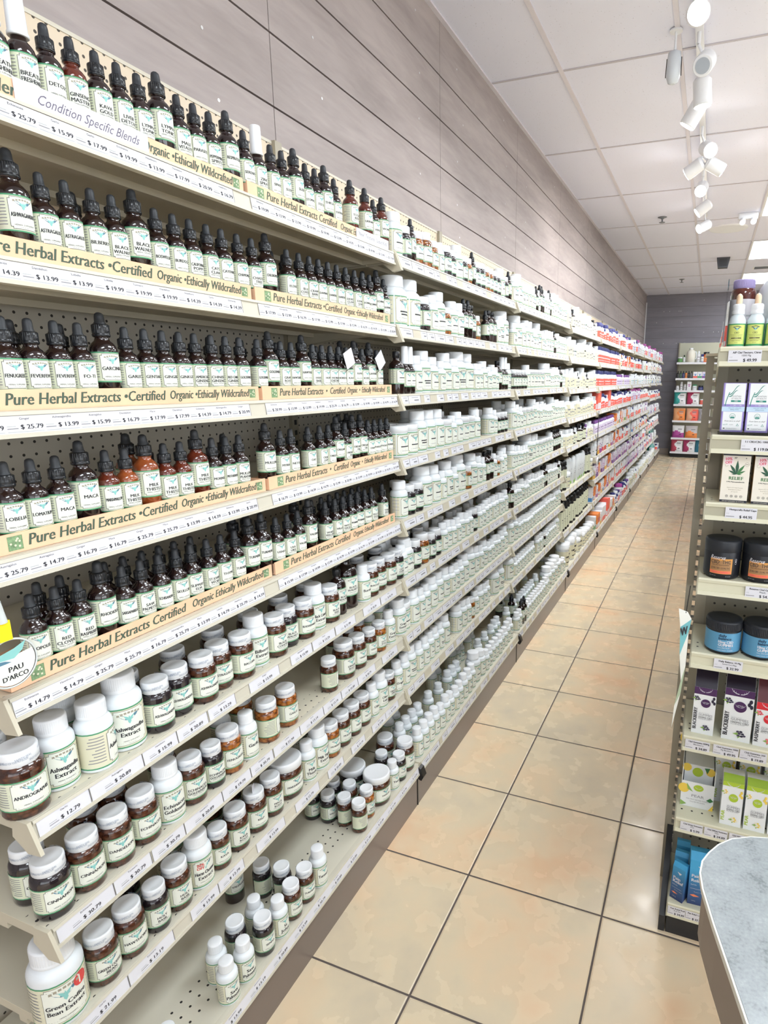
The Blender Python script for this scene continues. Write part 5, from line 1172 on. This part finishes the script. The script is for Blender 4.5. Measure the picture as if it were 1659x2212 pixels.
# black jars with orange label
JBLK = mat('jar_black', '1d1f25', .38); LIDB = mat('lid_black', '24272d', .45); GOLDL = mat('label_gold', 'd99a4e', .5); GOLDB = mat('label_bronze', 'a87f55', .5); CORL = mat('label_coral', 'ee7b56', .5)
m = MB(); r = .0405
m.lathe([(r*.86, 0), (r*.97, .004), (r, .012), (r, .064), (r*.98, .067), (r*.96, .070)], 44, JBLK); JB = m.mesh('jar_body')
m = MB(); m.lathe([(r*.985, .065), (r*1.01, .067), (r*1.01, .089), (r*.98, .0925), (r*.85, .0935), (.004, .0935)], 44, LIDB); JL = m.mesh('lid')
m = MB(); c = cyl(r, -pi/2-.05, .0003)
m.patch(c, -.024, .026, .014, .051, GOLDL, 10); m.patch(c, -.0225, .0225, .022, .046, GOLDB, 10, .0001); m.patch(c, -.024, .024, .0148, .0215, CORL, 10, .0002)
m.text('CBD  THC', c, INK, .0088, .0, .0390, .044, 'c', .0004); m.text('FULL SPECTRUM GUMMIES', c, INK, .0022, 0, .0345, .040, 'c', .0004); m.text('25 MG CBD : 2.5 MG THC', c, INK, .0042, 0, .0262, .042, 'c', .0004); m.text('PEACH - 30 GUMMIES', c, REDT, .0026, 0, .0170, .036, 'c', .0004)
m.text('Reserve', c, PAPER, .0098, -.008, .0490, .032, 'c', .0006, shear=.3); m.text('NET WT 4 OZ', c, LGREY, .0018, -.016, .0085, .014, 'c', .0004); m.text('30 COUNT', c, LGREY, .0018, .018, .0075, .012, 'c', .0004)
m.text('CBD', c, PAPER, .0050, .0375, .0440, .014, 'c', .0004, rot=pi/2); JP = m.mesh('label')
for i in range(5):
    t = thing('gummy_jar', 'black gummy jar with orange label, %s from left, end display fourth shelf' % ordw(i), 'jar', (.9535+.0835*i, EY+.043, EZ[3]+.0002), random.uniform(-.05, .02), 'black jars on the end display')
    o = link('jar_body', JB, t); link('lid', JL, t); link('label', JP, o)
# blue jars with black lids
BLUJ = mat('jar_label_blue', '5f9cc0', .45); NAVD = mat('ink_navy', '1f3550', .5)
m = MB(); m.lathe([(r*.9, 0), (r*.99, .003), (r, .008), (r, .058), (r*.96, .062)], 44, JBLK); KB = m.mesh('jar_body')
m = MB(); m.lathe([(r*.985, .058), (r*1.015, .060), (r*1.015, .079), (r*.99, .083), (r*.86, .0835), (.004, .0825)], 44, LIDB); ribs(m, r*1.012, .061, .078, LIDB, 70); KL = m.mesh('lid')
m = MB(); c = cyl(r, -pi/2, .0003); m.patch(c, -2.9*r, 2.9*r, .008, .056, BLUJ, 34)
m.text('daily', c, NAVD, .0068, -.0155, .0465, .03, 'l', .0003, bold=True); m.text('balance', c, NAVD, .0068, -.0155, .0390, .034, 'l', .0003, bold=True)
m.text('10mg CBD', c, PAPER, .0062, -.0155, .0305, .034, 'l', .0003, bold=True); m.text('GUMMIES', c, PAPER, .0066, -.0155, .0225, .034, 'l', .0003, bold=True)
m.text('FULL SPECTRUM', c, PAPER, .0028, -.0155, .0170, .026, 'l', .0003); m.patch(c, .012, .014, .0172, .0192, CORL, 1, .0004); m.text('CHERRY MANGO - 30 GUMMIES', c, PAPER, .0022, -.0165, .0110, .036, 'l', .0003); KP = m.mesh('label')
for i in range(5):
    t = thing('gummy_jar', 'blue gummy jar with black lid, %s from left, end display fifth shelf' % ordw(i), 'jar', (.9735+.0840*i, EY+.047, EZ[4]+.0002), .15+random.uniform(-.04, .04), 'blue jars on the end display')
    o = link('jar_body', KB, t); link('lid', KL, t); link('label', KP, o)
# berry cartons
def antlers(m, f, u, v, s, mt, off):
    for sg in (-1, 1):
        pts = [(sg*s*x, s*y) for x, y in [(.08, -.25), (.45, -.18), (.8, .05), (1.0, .42)]]
        for (a, b_) in zip(pts, pts[1:]):
            m.add([f(u+a[0], v+a[1]-s*.05, off), f(u+b_[0], v+b_[1]-s*.04, off), f(u+b_[0], v+b_[1]+s*.04, off), f(u+a[0], v+a[1]+s*.05, off)], [(0, 1, 2, 3)], mt)
        for (x, y, x2, y2) in [(.45, -.18, .5, .12), (.72, 0, .68, .28), (.6, -.1, .95, -.05)]:
            m.add([f(u+sg*s*x-s*.03, v+s*y, off+.00005), f(u+sg*s*x+s*.03, v+s*y, off+.00005), f(u+sg*s*x2, v+s*y2, off+.00005)], [(0, 1, 2)], mt)
def berry(m, f, u, v, s, mt, mt2, off, leaf):
    m.poly(f, [(u-s*2.3, v-s*.2), (u-s*.9, v+s*.5), (u, v), (u-s*1.0, v-s*.6)], leaf, off); m.poly(f, [(u-s*.4, v-s*1.9), (u+s*.4, v-s*1.0), (u, v-s*.2), (u-s*.6, v-s*.9)], leaf, off+.00003)
    for i, (x, y) in enumerate([(-.6, .9), (.5, 1.0), (0, .2), (1.1, .2), (-.3, -.7), (.8, -.8), (1.7, -.5)]): m.disc(f, u+x*s, v+y*s, s*.55, mt if i % 2 else mt2, 12, off+.00006+.00002*i, s*.42)
def fruit_carton(w_, h, d, hb, top, top2, fruit, fruit2, word, mg, slope=0.0, big=1.0):
    """carton with a raised coloured header behind and a plain white front"""
    o = []; m = MB()
    m.prism([(0, 0), (d, 0), (d, h+hb), (d*.55, h+hb), (slope, h)], 0, -w_/2, w_/2, OFFW); 
    m.add([(-w_/2+.0003, slope-.0006, h+.0004), (w_/2-.0003, slope-.0006, h+.0004), (w_/2-.0003, d*.55-.0004, h+hb+.0006), (-w_/2+.0003, d*.55-.0004, h+hb+.0006)], [(0, 1, 2, 3)], top2)
    f = front(-w_/2, -.0002, 0)
    g = (lambda u, v, o_=0.0: (-w_/2+u, (slope*(v/h) if slope else 0)-.0004-o_, v))
    m.patch(g, 0, w_, h-.019 if not slope else h-.012, h, top, 1, .0001)
    o.append(('carton', m.mesh('carton'))); m = MB()
    antlers(m, g, w_/2, h-.008, w_*.30, PAPER, .0003)
    m.disc(g, w_*.55, h-.042*big, w_*.22, top, 26, .0003); antlers(m, g, w_*.55, h-.041*big, w_*.17, PAPER, .0005); m.text('WYLD', g, PAPER, w_*.06, w_*.55, h-.041*big, w_*.2, 'c', .0006)
    m.text(word, g, INK if top is not LIMEG else LIMEG, w_*.16, w_*.20, .012, h*.46, 'l', .0003, rot=pi/2, bold=True)
    m.text('REAL FRUIT INFUSED', g, LGREY, .0018, w_*.28, h*.455, w_*.6, 'l', .0003)
    m.text('GUMMIES', g, GREY, .0060*big, w_*.28, h*.40, w_*.62, 'l', .0003); m.text(mg, g, INK, .0050*big, w_*.28, h*.345, w_*.62, 'l', .0003); m.text('25mg CBD PER GUMMY', g, GREY, .0022, w_*.28, h*.32, w_*.55, 'l', .0003)
    berry(m, g, w_*.62, h*.15, w_*.10, fruit, fruit2, .0003, LEAFG); berry(m, g, w_*.12, h*.76, w_*.085, fruit, fruit2, .0002, LEAFG)
    for (x, y) in [(.90, .80), (.93, .70), (.85, .74)]: m.disc(g, w_*x, h*y, w_*.06, fruit, 12, .0003, w_*.085)
    o.append(('print', m.mesh('print'))); return o
PLUM = mat('carton_plum', '4a2a58', .5); PLUMD = mat('carton_plum_dark', '241c2c', .4); BERR = mat('print_blackberry', '2f2b40', .5); BERR2 = mat('print_blackberry_light', '4a465e', .5)
LEAFG = mat('print_leaf', '93b862', .5); REDB = mat('carton_red', 'd8323c', .5); REDD = mat('carton_red_dark', '5a1d24', .4); RASP = mat('print_raspberry', 'd8485a', .5); RASP2 = mat('print_raspberry_light', 'ec7a7e', .5)
LIMEG = mat('carton_lime', 'b2cc3e', .5); LIMED = mat('carton_lime_dark', '9ab83a', .5); YELP = mat('print_pear_yellow', 'f4d35a', .5); PEARW = mat('print_pear_pale', 'f3ecd0', .5)
def place(ps, nm, lab, x, y, z, grp, rz=0.0):
    t = thing(nm, lab, 'box', (x, y, z), rz, grp)
    o = t
    for a, me in ps: o = link(a, me, o)
place(fruit_carton(.052, .128, .06, .038, PLUM, PLUMD, BERR, BERR2, 'BLACKBERRY', '500MG CBD'), 'gummy_carton', 'smaller purple-topped blackberry carton at the left of the sixth shelf', .9470, EY+.022, EZ[5]+.0002, 'berry cartons on the end display', -.04)
place(fruit_carton(.066, .140, .075, .036, PLUM, PLUMD, BERR, BERR2, 'BLACKBERRY', '1000MG CBD', big=1.1), 'gummy_carton', 'larger purple-topped blackberry carton, second on the sixth shelf', 1.0250, EY+.020, EZ[5]+.0002, 'berry cartons on the end display', -.05)
RC = fruit_carton(.054, .118, .06, .055, REDB, REDD, RASP, RASP2, 'RASPBERRY', '250MG CBD')
for i in range(2): place(RC, 'gummy_carton', 'red-topped raspberry carton, %s, right of the blackberry cartons on the sixth shelf' % ordw(i), 1.091+i*.062, EY+.016, EZ[5]+.0002, 'berry cartons on the end display', -.03)
# pear cartons and open display box
PC = fruit_carton(.050, .118, .055, .012, LIMEG, LIMED, YELP, PEARW, 'PEAR', '500MG CBD', slope=.012)
for i in range(3): place(PC, 'gummy_carton', 'lime-topped pear carton, %s in the front line of the seventh shelf' % ordw(i), 1.0350+i*.056, EY+.016, EZ[6]+.0002, 'pear cartons on the end display', -.02)
PC2 = fruit_carton(.050, .15, .055, .012, LIMEG, LIMED, YELP, PEARW, 'PEAR', '500MG CBD', slope=.012)
for i in range(3): place(PC2, 'gummy_carton', 'shaded taller pear carton, %s in the back line of the seventh shelf' % ordw(i), 1.018+i*.060, EY+.105, EZ[6]+.0002, 'pear cartons on the end display', .02)
t = thing('display_box', 'open pear printed counter box at the left of the seventh shelf', 'display box', (.9530, EY+.055, EZ[6]+.0002))
m = MB(); w_, d, h = .082, .12, .075
m.box(-w_/2, w_/2, 0, .0015, 0, h, OFFW); m.box(-w_/2, -w_/2+.0015, .0015, d, 0, .115, OFFW); m.box(w_/2-.0015, w_/2, .0015, d, 0, .115, OFFW); m.box(-w_/2+.0015, w_/2-.0015, .0015, d, 0, .0015, OFFW); m.box(-w_/2, w_/2, d, d+.0015, 0, .19, OFFW); m.build('carton', t)
m = MB(); f = front(-w_/2, -.0003, 0)
m.disc(f, w_*.52, h*.80, .0125, LIMEG, 22, 0, .0095); antlers(m, f, w_*.52, h*.80, .009, PAPER, .0003); m.text('PEAR', f, GREY, .0075, w_*.52, h*.42, .034, 'c', .0001, sx=1.3)
m.text('REAL FRUIT INFUSED GUMMIES', f, GREY, .0028, w_*.52, h*.30, w_*.75, 'c', .0001); m.text('25mg CBD PER GUMMY', f, GREY, .0026, w_*.52, h*.21, w_*.55, 'c', .0001)
m.disc(f, .006, h*.72, .014, YELP, 18, .0001); m.poly(f, [(.012, h*.95), (.030, h*.62), (.016, h*.70)], LEAFG, .0003); m.poly(f, [(.0, h*.22), (.016, h*.10), (.004, h*.02), (0, h*.02)], LEAFG, .0002); m.poly(f, [(w_*.78, h*.38), (w_*.90, h*.50), (w_, h*.40), (w_*.9, h*.32)], LEAF, .0002); m.poly(f, [(w_*.86, 0), (w_, h*.25), (w_, 0)], YELP, .0002)
m.build('print', t)
m = MB(); fb2 = front(-w_/2, d-.0004, 0)
m.disc(fb2, w_*.42, .112, .017, LIMEG, 22, 0); antlers(m, fb2, w_*.42, .112, .012, PAPER, .0003); m.disc(fb2, .006, .130, .020, YELP, 18, .0001); m.disc(fb2, w_*.86, .125, .018, YELP, 18, .0001); m.poly(fb2, [(w_*.55, .150), (w_*.80, .165), (w_*.72, .145)], LEAF, .0002); m.poly(fb2, [(w_*.12, .170), (w_*.3, .150), (w_*.2, .145)], LEAF, .0002)
m.text('WYLD', fb2, GREY, .006, w_*.48, .172, .03, 'c', .0002); m.build('print', t)
m = MB(); m.bbox(-w_/2+.004, w_/2-.004, .030, .105, .002, .108, OFFW, .001); f3 = front(-w_/2+.004, .0296, 0)
m.disc(f3, .034, .088, .0135, LIMEG, 20, .0); m.disc(f3, .006, .098, .012, YELP, 14, .0); m.disc(f3, .066, .094, .012, YELP, 14, .0); m.poly(f3, [(.050, .104), (.064, .106), (.058, .088)], LEAF, .0002); m.build('sachets', t)
# blue pain relief cartons on the lowest shelf
def blue_mat(name):
    m_ = mat(name, '3f8fc4', .45); nt = m_.node_tree; tc = nt.nodes.new('ShaderNodeTexCoord'); sp_ = nt.nodes.new('ShaderNodeSeparateXYZ'); nt.links.new(tc.outputs['Object'], sp_.inputs[0])
    mr = nt.nodes.new('ShaderNodeMapRange'); mr.inputs[1].default_value = 0; mr.inputs[2].default_value = .12; nt.links.new(sp_.outputs[2], mr.inputs[0])
    nt.links.new(ramp_n(nt, mr.outputs[0], [(0, rgb('35426e')), (.45, rgb('3a6c9c')), (.9, rgb('49a9da'))]), nt.nodes['Principled BSDF'].inputs['Base Color']); return m_
BLU = blue_mat('carton_blue_print'); EMB = mat('print_ember', 'f08a60', .5)
def pain(w_, d, h):
    m = MB(); m.prism([(0, 0), (d, 0), (d, h*1.06), (d*.5, h*1.10), (.006, h)], 0, -w_/2, w_/2, BLU); a = m.mesh('carton'); m = MB()
    g = front(-w_/2, -.0001, 0); g2 = lambda u, v, o=0.0: (-w_/2+u, .006*(v/h)-.0003-o, v)
    m.text('Pain', g2, PAPER, .0088, w_*.12, h*.62, w_*.7, 'l', .0001, bold=True); m.text('Relief', g2, PAPER, .0088, w_*.12, h*.52, w_*.78, 'l', .0001, bold=True)
    m.text('Roll On', g2, PAPER, .0032, w_*.12, h*.44, w_*.5, 'l', .0001); m.patch(g2, w_*.1, w_*.85, h*.36, h*.365, PAPER, 1, .0001); m.text('Menthol + Arnica', g2, LGREY, .0026, w_*.3, h*.28, w_*.6, 'l', .0001)
    m.poly(g2, [(w_*.1, h*.21), (w_*.3, h*.235), (w_*.6, h*.20), (w_*.3, h*.18)], EMB, .0002); m.text('1000mg', g2, LGREY, .0024, w_*.2, h*.08, w_*.6, 'l', .0001); m.poly(g2, [(w_*.4, h*.88), (w_*.6, h*.80), (w_*.75, h*.86)], PAPER, .0002)
    return [('carton', a), ('print', m.mesh('print'))]
PN = pain(.036, .03, .098); PN2 = pain(.050, .05, .135)
place(PN, 'pain_relief_carton', 'front small blue carton set at an angle on the lowest shelf', .924, EY+.016, EZ[7]+.0002, 'blue cartons on the end display', -.42)
place(PN, 'pain_relief_carton', 'small blue carton right behind the angled front one, lowest shelf', .930, EY+.060, EZ[7]+.0002, 'blue cartons on the end display', -.1)
place(PN2, 'pain_relief_carton', 'taller blue carton right of the angled one on the lowest shelf', .978, EY+.018, EZ[7]+.0002, 'blue cartons on the end display', .05)
place(PN, 'pain_relief_carton', 'small blue carton at the back left of the lowest shelf', .934, EY+.105, EZ[7]+.0002, 'blue cartons on the end display', .0)
place(PN2, 'pain_relief_carton', 'taller blue carton half hidden by the counter corner', 1.036, EY+.018, EZ[7]+.0002, 'blue cartons on the end display', .0)
# leaflet hooked on the upright
t = thing('hanging_leaflet', 'curled teal and white leaflet hooked on the end display upright', 'leaflet', (.884, -.045, .70))
TEALF = mat('leaflet_teal', '6fb2b8', .5); SAGE = mat('leaflet_sage', 'a8b89a', .5); LFW = mat('leaflet_white', 'dcdcd4', .5)
m = MB(); pts = [(-.010, -.200, .245), (.016, -.172, .225)]
def strip(a, b_, mt):
    m.add([a[0], a[1], b_[1], b_[0]], [(0, 1, 2, 3)], mt)
    o = .0012; m.add([(p[0], p[1]+o, p[2]) for p in (a[0], a[1], b_[1], b_[0])], [(3, 2, 1, 0)], mt)
rows = [((-.017, -.19, .252), (.004, -.175, .240)), ((-.010, -.19, .205), (.014, -.172, .222)), ((-.006, -.186, .13), (.010, -.175, .19)), ((.002, -.18, .06), (.010, -.175, .10)), ((-.008, -.178, -.01), (.004, -.17, .02)), ((-.010, -.176, -.075), (-.006, -.17, -.04))]
for (a, b_), mt in zip(zip(rows, rows[1:]), [LFW, TEALF, LFW, SAGE, LFW]): strip(a, b_, mt)
m.build('sheet', t)
m = MB(); m.text('W', plane((-.004, -.1925, .185), (.9, .42, .35), (-.1, 0, 1), (0, -1, 0)), INK, .020, .004, 0, .017, 'c', .0005, bold=True); m.tube((.0, -.18, .24), (.004, 0, .25), .0012, BLACK, 6); m.build('print', t)
# ------------------------------------------------------------------ double-sided gondola behind the end display
t = thing('aisle_gondola', 'long beige shelving run behind the end display', 'shelving', (0, 0, 0))
m = MB(); m.box(1.345, 1.365, .03, 6.9, .02, 1.52, PEG); m.build('spine_panel', t)
m = MB(); m.box(.96, 1.345, .03, 6.9, 0, .14, KICK); m.build('kick_plate', t)
for i, z in enumerate([.165, .45, .72, .99, 1.26, 1.50]):
    s = thing('metal_shelf', 'long shelf of the run behind the end display, %s from the floor' % ordw(i), 'shelf', (.935, .035, z), 0, 'shelves behind the end display')
    m = MB(); m.box(0, .408, 0, 6.85, -.018, 0, SHELF); m.build('deck', s); m = MB(); m.box(-.004, 0, 0, 6.85, -.036, .002, SHELF); m.build('price_rail', s)
tall = [(fb(.030, .215, WHITEP, WHITEC, CORAL, .08, .72, .8, stripe=PAPER, caph=.86), 'white bottle with long coral label'), (fb(.034, .24, WHITEP, WHITEC, CORAL, .06, .60, .8, stripe=PAPER, caph=.85), 'tall white and coral bottle'),
        (fb(.035, .12, NAVY, BLUEP, GREYW, .1, .6, .95), 'navy tub with blue lid'), (fb(.03, .11, BLACK, GREY, LGREY, .1, .6, .9), 'dark tub with grey lid')]
for i, (y, k_) in enumerate([(.08, 2), (.17, 3), (.26, 2), (.50, 0), (.60, 1), (.72, 0), (.84, 1), (1.0, 2), (1.15, 0), (1.3, 1)]):
    link('tall_bottle', tall[k_][0], None, (.968+(-.02 if k_ < 2 else 0), y, 1.5003), pi, '%s, %s along the top shelf behind the end display' % (tall[k_][1], ordw(i)), 'bottle', 'goods behind the end display')
# ------------------------------------------------------------------ counter corner in the foreground
cw = mat('counter_laminate', 'a9b2b6', .22, noise=0); nt = cw.node_tree; bb = nt.nodes['Principled BSDF']; tc = nt.nodes.new('ShaderNodeTexCoord')
n1 = noise_n(nt, tc.outputs['Object'], 45, 8); n2 = noise_n(nt, tc.outputs['Object'], 260, 3); n3 = noise_n(nt, tc.outputs['Object'], 6, 4)
sm = math_n(nt, 'ADD', math_n(nt, 'MULTIPLY', n1, .45), math_n(nt, 'ADD', math_n(nt, 'MULTIPLY', n2, .35), math_n(nt, 'MULTIPLY', n3, .25)))
nt.links.new(ramp_n(nt, sm, [(.36, rgb('7c8284')), (.48, rgb('999fa1')), (.60, rgb('a3a9ab')), (.72, rgb('b6bbbd'))]), bb.inputs['Base Color'])
CO = [(1.9, -.835), (1.30, -.838), (1.12, -.842), (1.06, -.846), (1.024, -.854), (1.0, -.861), (.975, -.875), (.957, -.894), (.9445, -.915), (.936, -.935), (.9335, -.957), (.937, -.984), (.950, -1.036), (.967, -1.096), (.982, -1.15), (1.03, -1.32), (1.12, -1.62), (1.22, -1.95), (1.40, -2.5), (1.9, -2.5)]
def inset(p, k):
    n = len(p); o = []
    for i in range(n):
        a, b_, c_ = p[i-1], p[i], p[(i+1) % n]; d1 = (b_[0]-a[0], b_[1]-a[1]); d2 = (c_[0]-b_[0], c_[1]-b_[1])
        def nn(d): L = math.hypot(*d) or 1; return (-d[1]/L, d[0]/L)
        p1, p2 = nn(d1), nn(d2); q = ((p1[0]+p2[0])/2, (p1[1]+p2[1])/2); L = math.hypot(*q) or 1; o.append((b_[0]+q[0]/L*k, b_[1]+q[1]/L*k))
    return o
t = thing('service_counter', 'grey speckled counter with rounded corner and brown side at the lower right', 'counter', (0, 0, 0))
CZ = .85
m = MB(); m.prism(inset(CO, .0025), 2, CZ-.012, CZ, cw); m.build('worktop', t)
m = MB(); m.prism(CO, 2, CZ-.010, CZ-.0008, mat('counter_edge', 'e4e6e0', .3)); m.build('edge_banding', t)
m = MB(); m.prism(inset(CO, .006), 2, CZ-.098, CZ-.010, mat('counter_apron', '8a7d74', .45, noise=.03, nscale=4)); m.build('apron', t)
m = MB(); m.prism([(1.36, -1.0), (1.85, -1.0), (1.85, -2.45), (1.55, -2.45), (1.36, -1.9)], 2, 0, CZ-.098, bpy.data.materials['counter_apron']); m.build('pedestal', t)
# ------------------------------------------------------------------ white bottles: the 300 largest one by one, the rest as one mass
DEFER.sort(key=lambda e: -e[0])
class Acc:
    def __init__(s): s.v = []; s.f = []; s.m = []; s.sm = []; s.ml = []
    def add(s, me, loc, rz, sc):
        o = len(s.v); c_, s_ = cos(rz)*sc, sin(rz)*sc
        s.v += [(v.co.x*c_-v.co.y*s_+loc[0], v.co.x*s_+v.co.y*c_+loc[1], v.co.z*sc+loc[2]) for v in me.vertices]
        mp = []
        for mt in me.materials:
            if mt not in s.ml: s.ml.append(mt)
            mp.append(s.ml.index(mt))
        for p in me.polygons: s.f.append(tuple(i+o for i in p.vertices)); s.m.append(mp[p.material_index]); s.sm.append(p.use_smooth)
acc = Acc()
for rank, (sz, ty, a) in enumerate(DEFER):
    if rank < 288:
        put_now(*a) if ty == 'p' else far_now(*a)
    elif ty == 'f': acc.add(a[1], a[2], a[3], a[4])
    else:
        kind, var, x, y, z, name, label, group, lod, rot = a; ps, lz = parts(kind, '', 1); H_ = DIM[kind][1]
        for nm, me in ps: acc.add(me, (x, y, z), rot, 1)
        lk = (kind, 1, 1, None)
        if lk not in _LB: _LB[lk] = label_mesh(lk, DIM[kind][0], lz[0], lz[1], ['x'], 1, 0, warm=True, big=True).mesh('label')
        acc.add(_LB[lk], (x, y, z), rot, 1)
me = bpy.data.meshes.new('supplement_bottles'); me.from_pydata(acc.v, [], acc.f)
for mt in acc.ml: me.materials.append(mt)
me.polygons.foreach_set('material_index', acc.m); me.polygons.foreach_set('use_smooth', acc.sm); me.update()
link('supplement_bottles', me, None, None, 0, 'mass of small far white supplement bottles filling the farther bays of the left shelving', 'bottles', None, 'stuff')
print('OBJ', len(bpy.data.objects), 'deferred', len(DEFER), 'polys', len(acc.f))
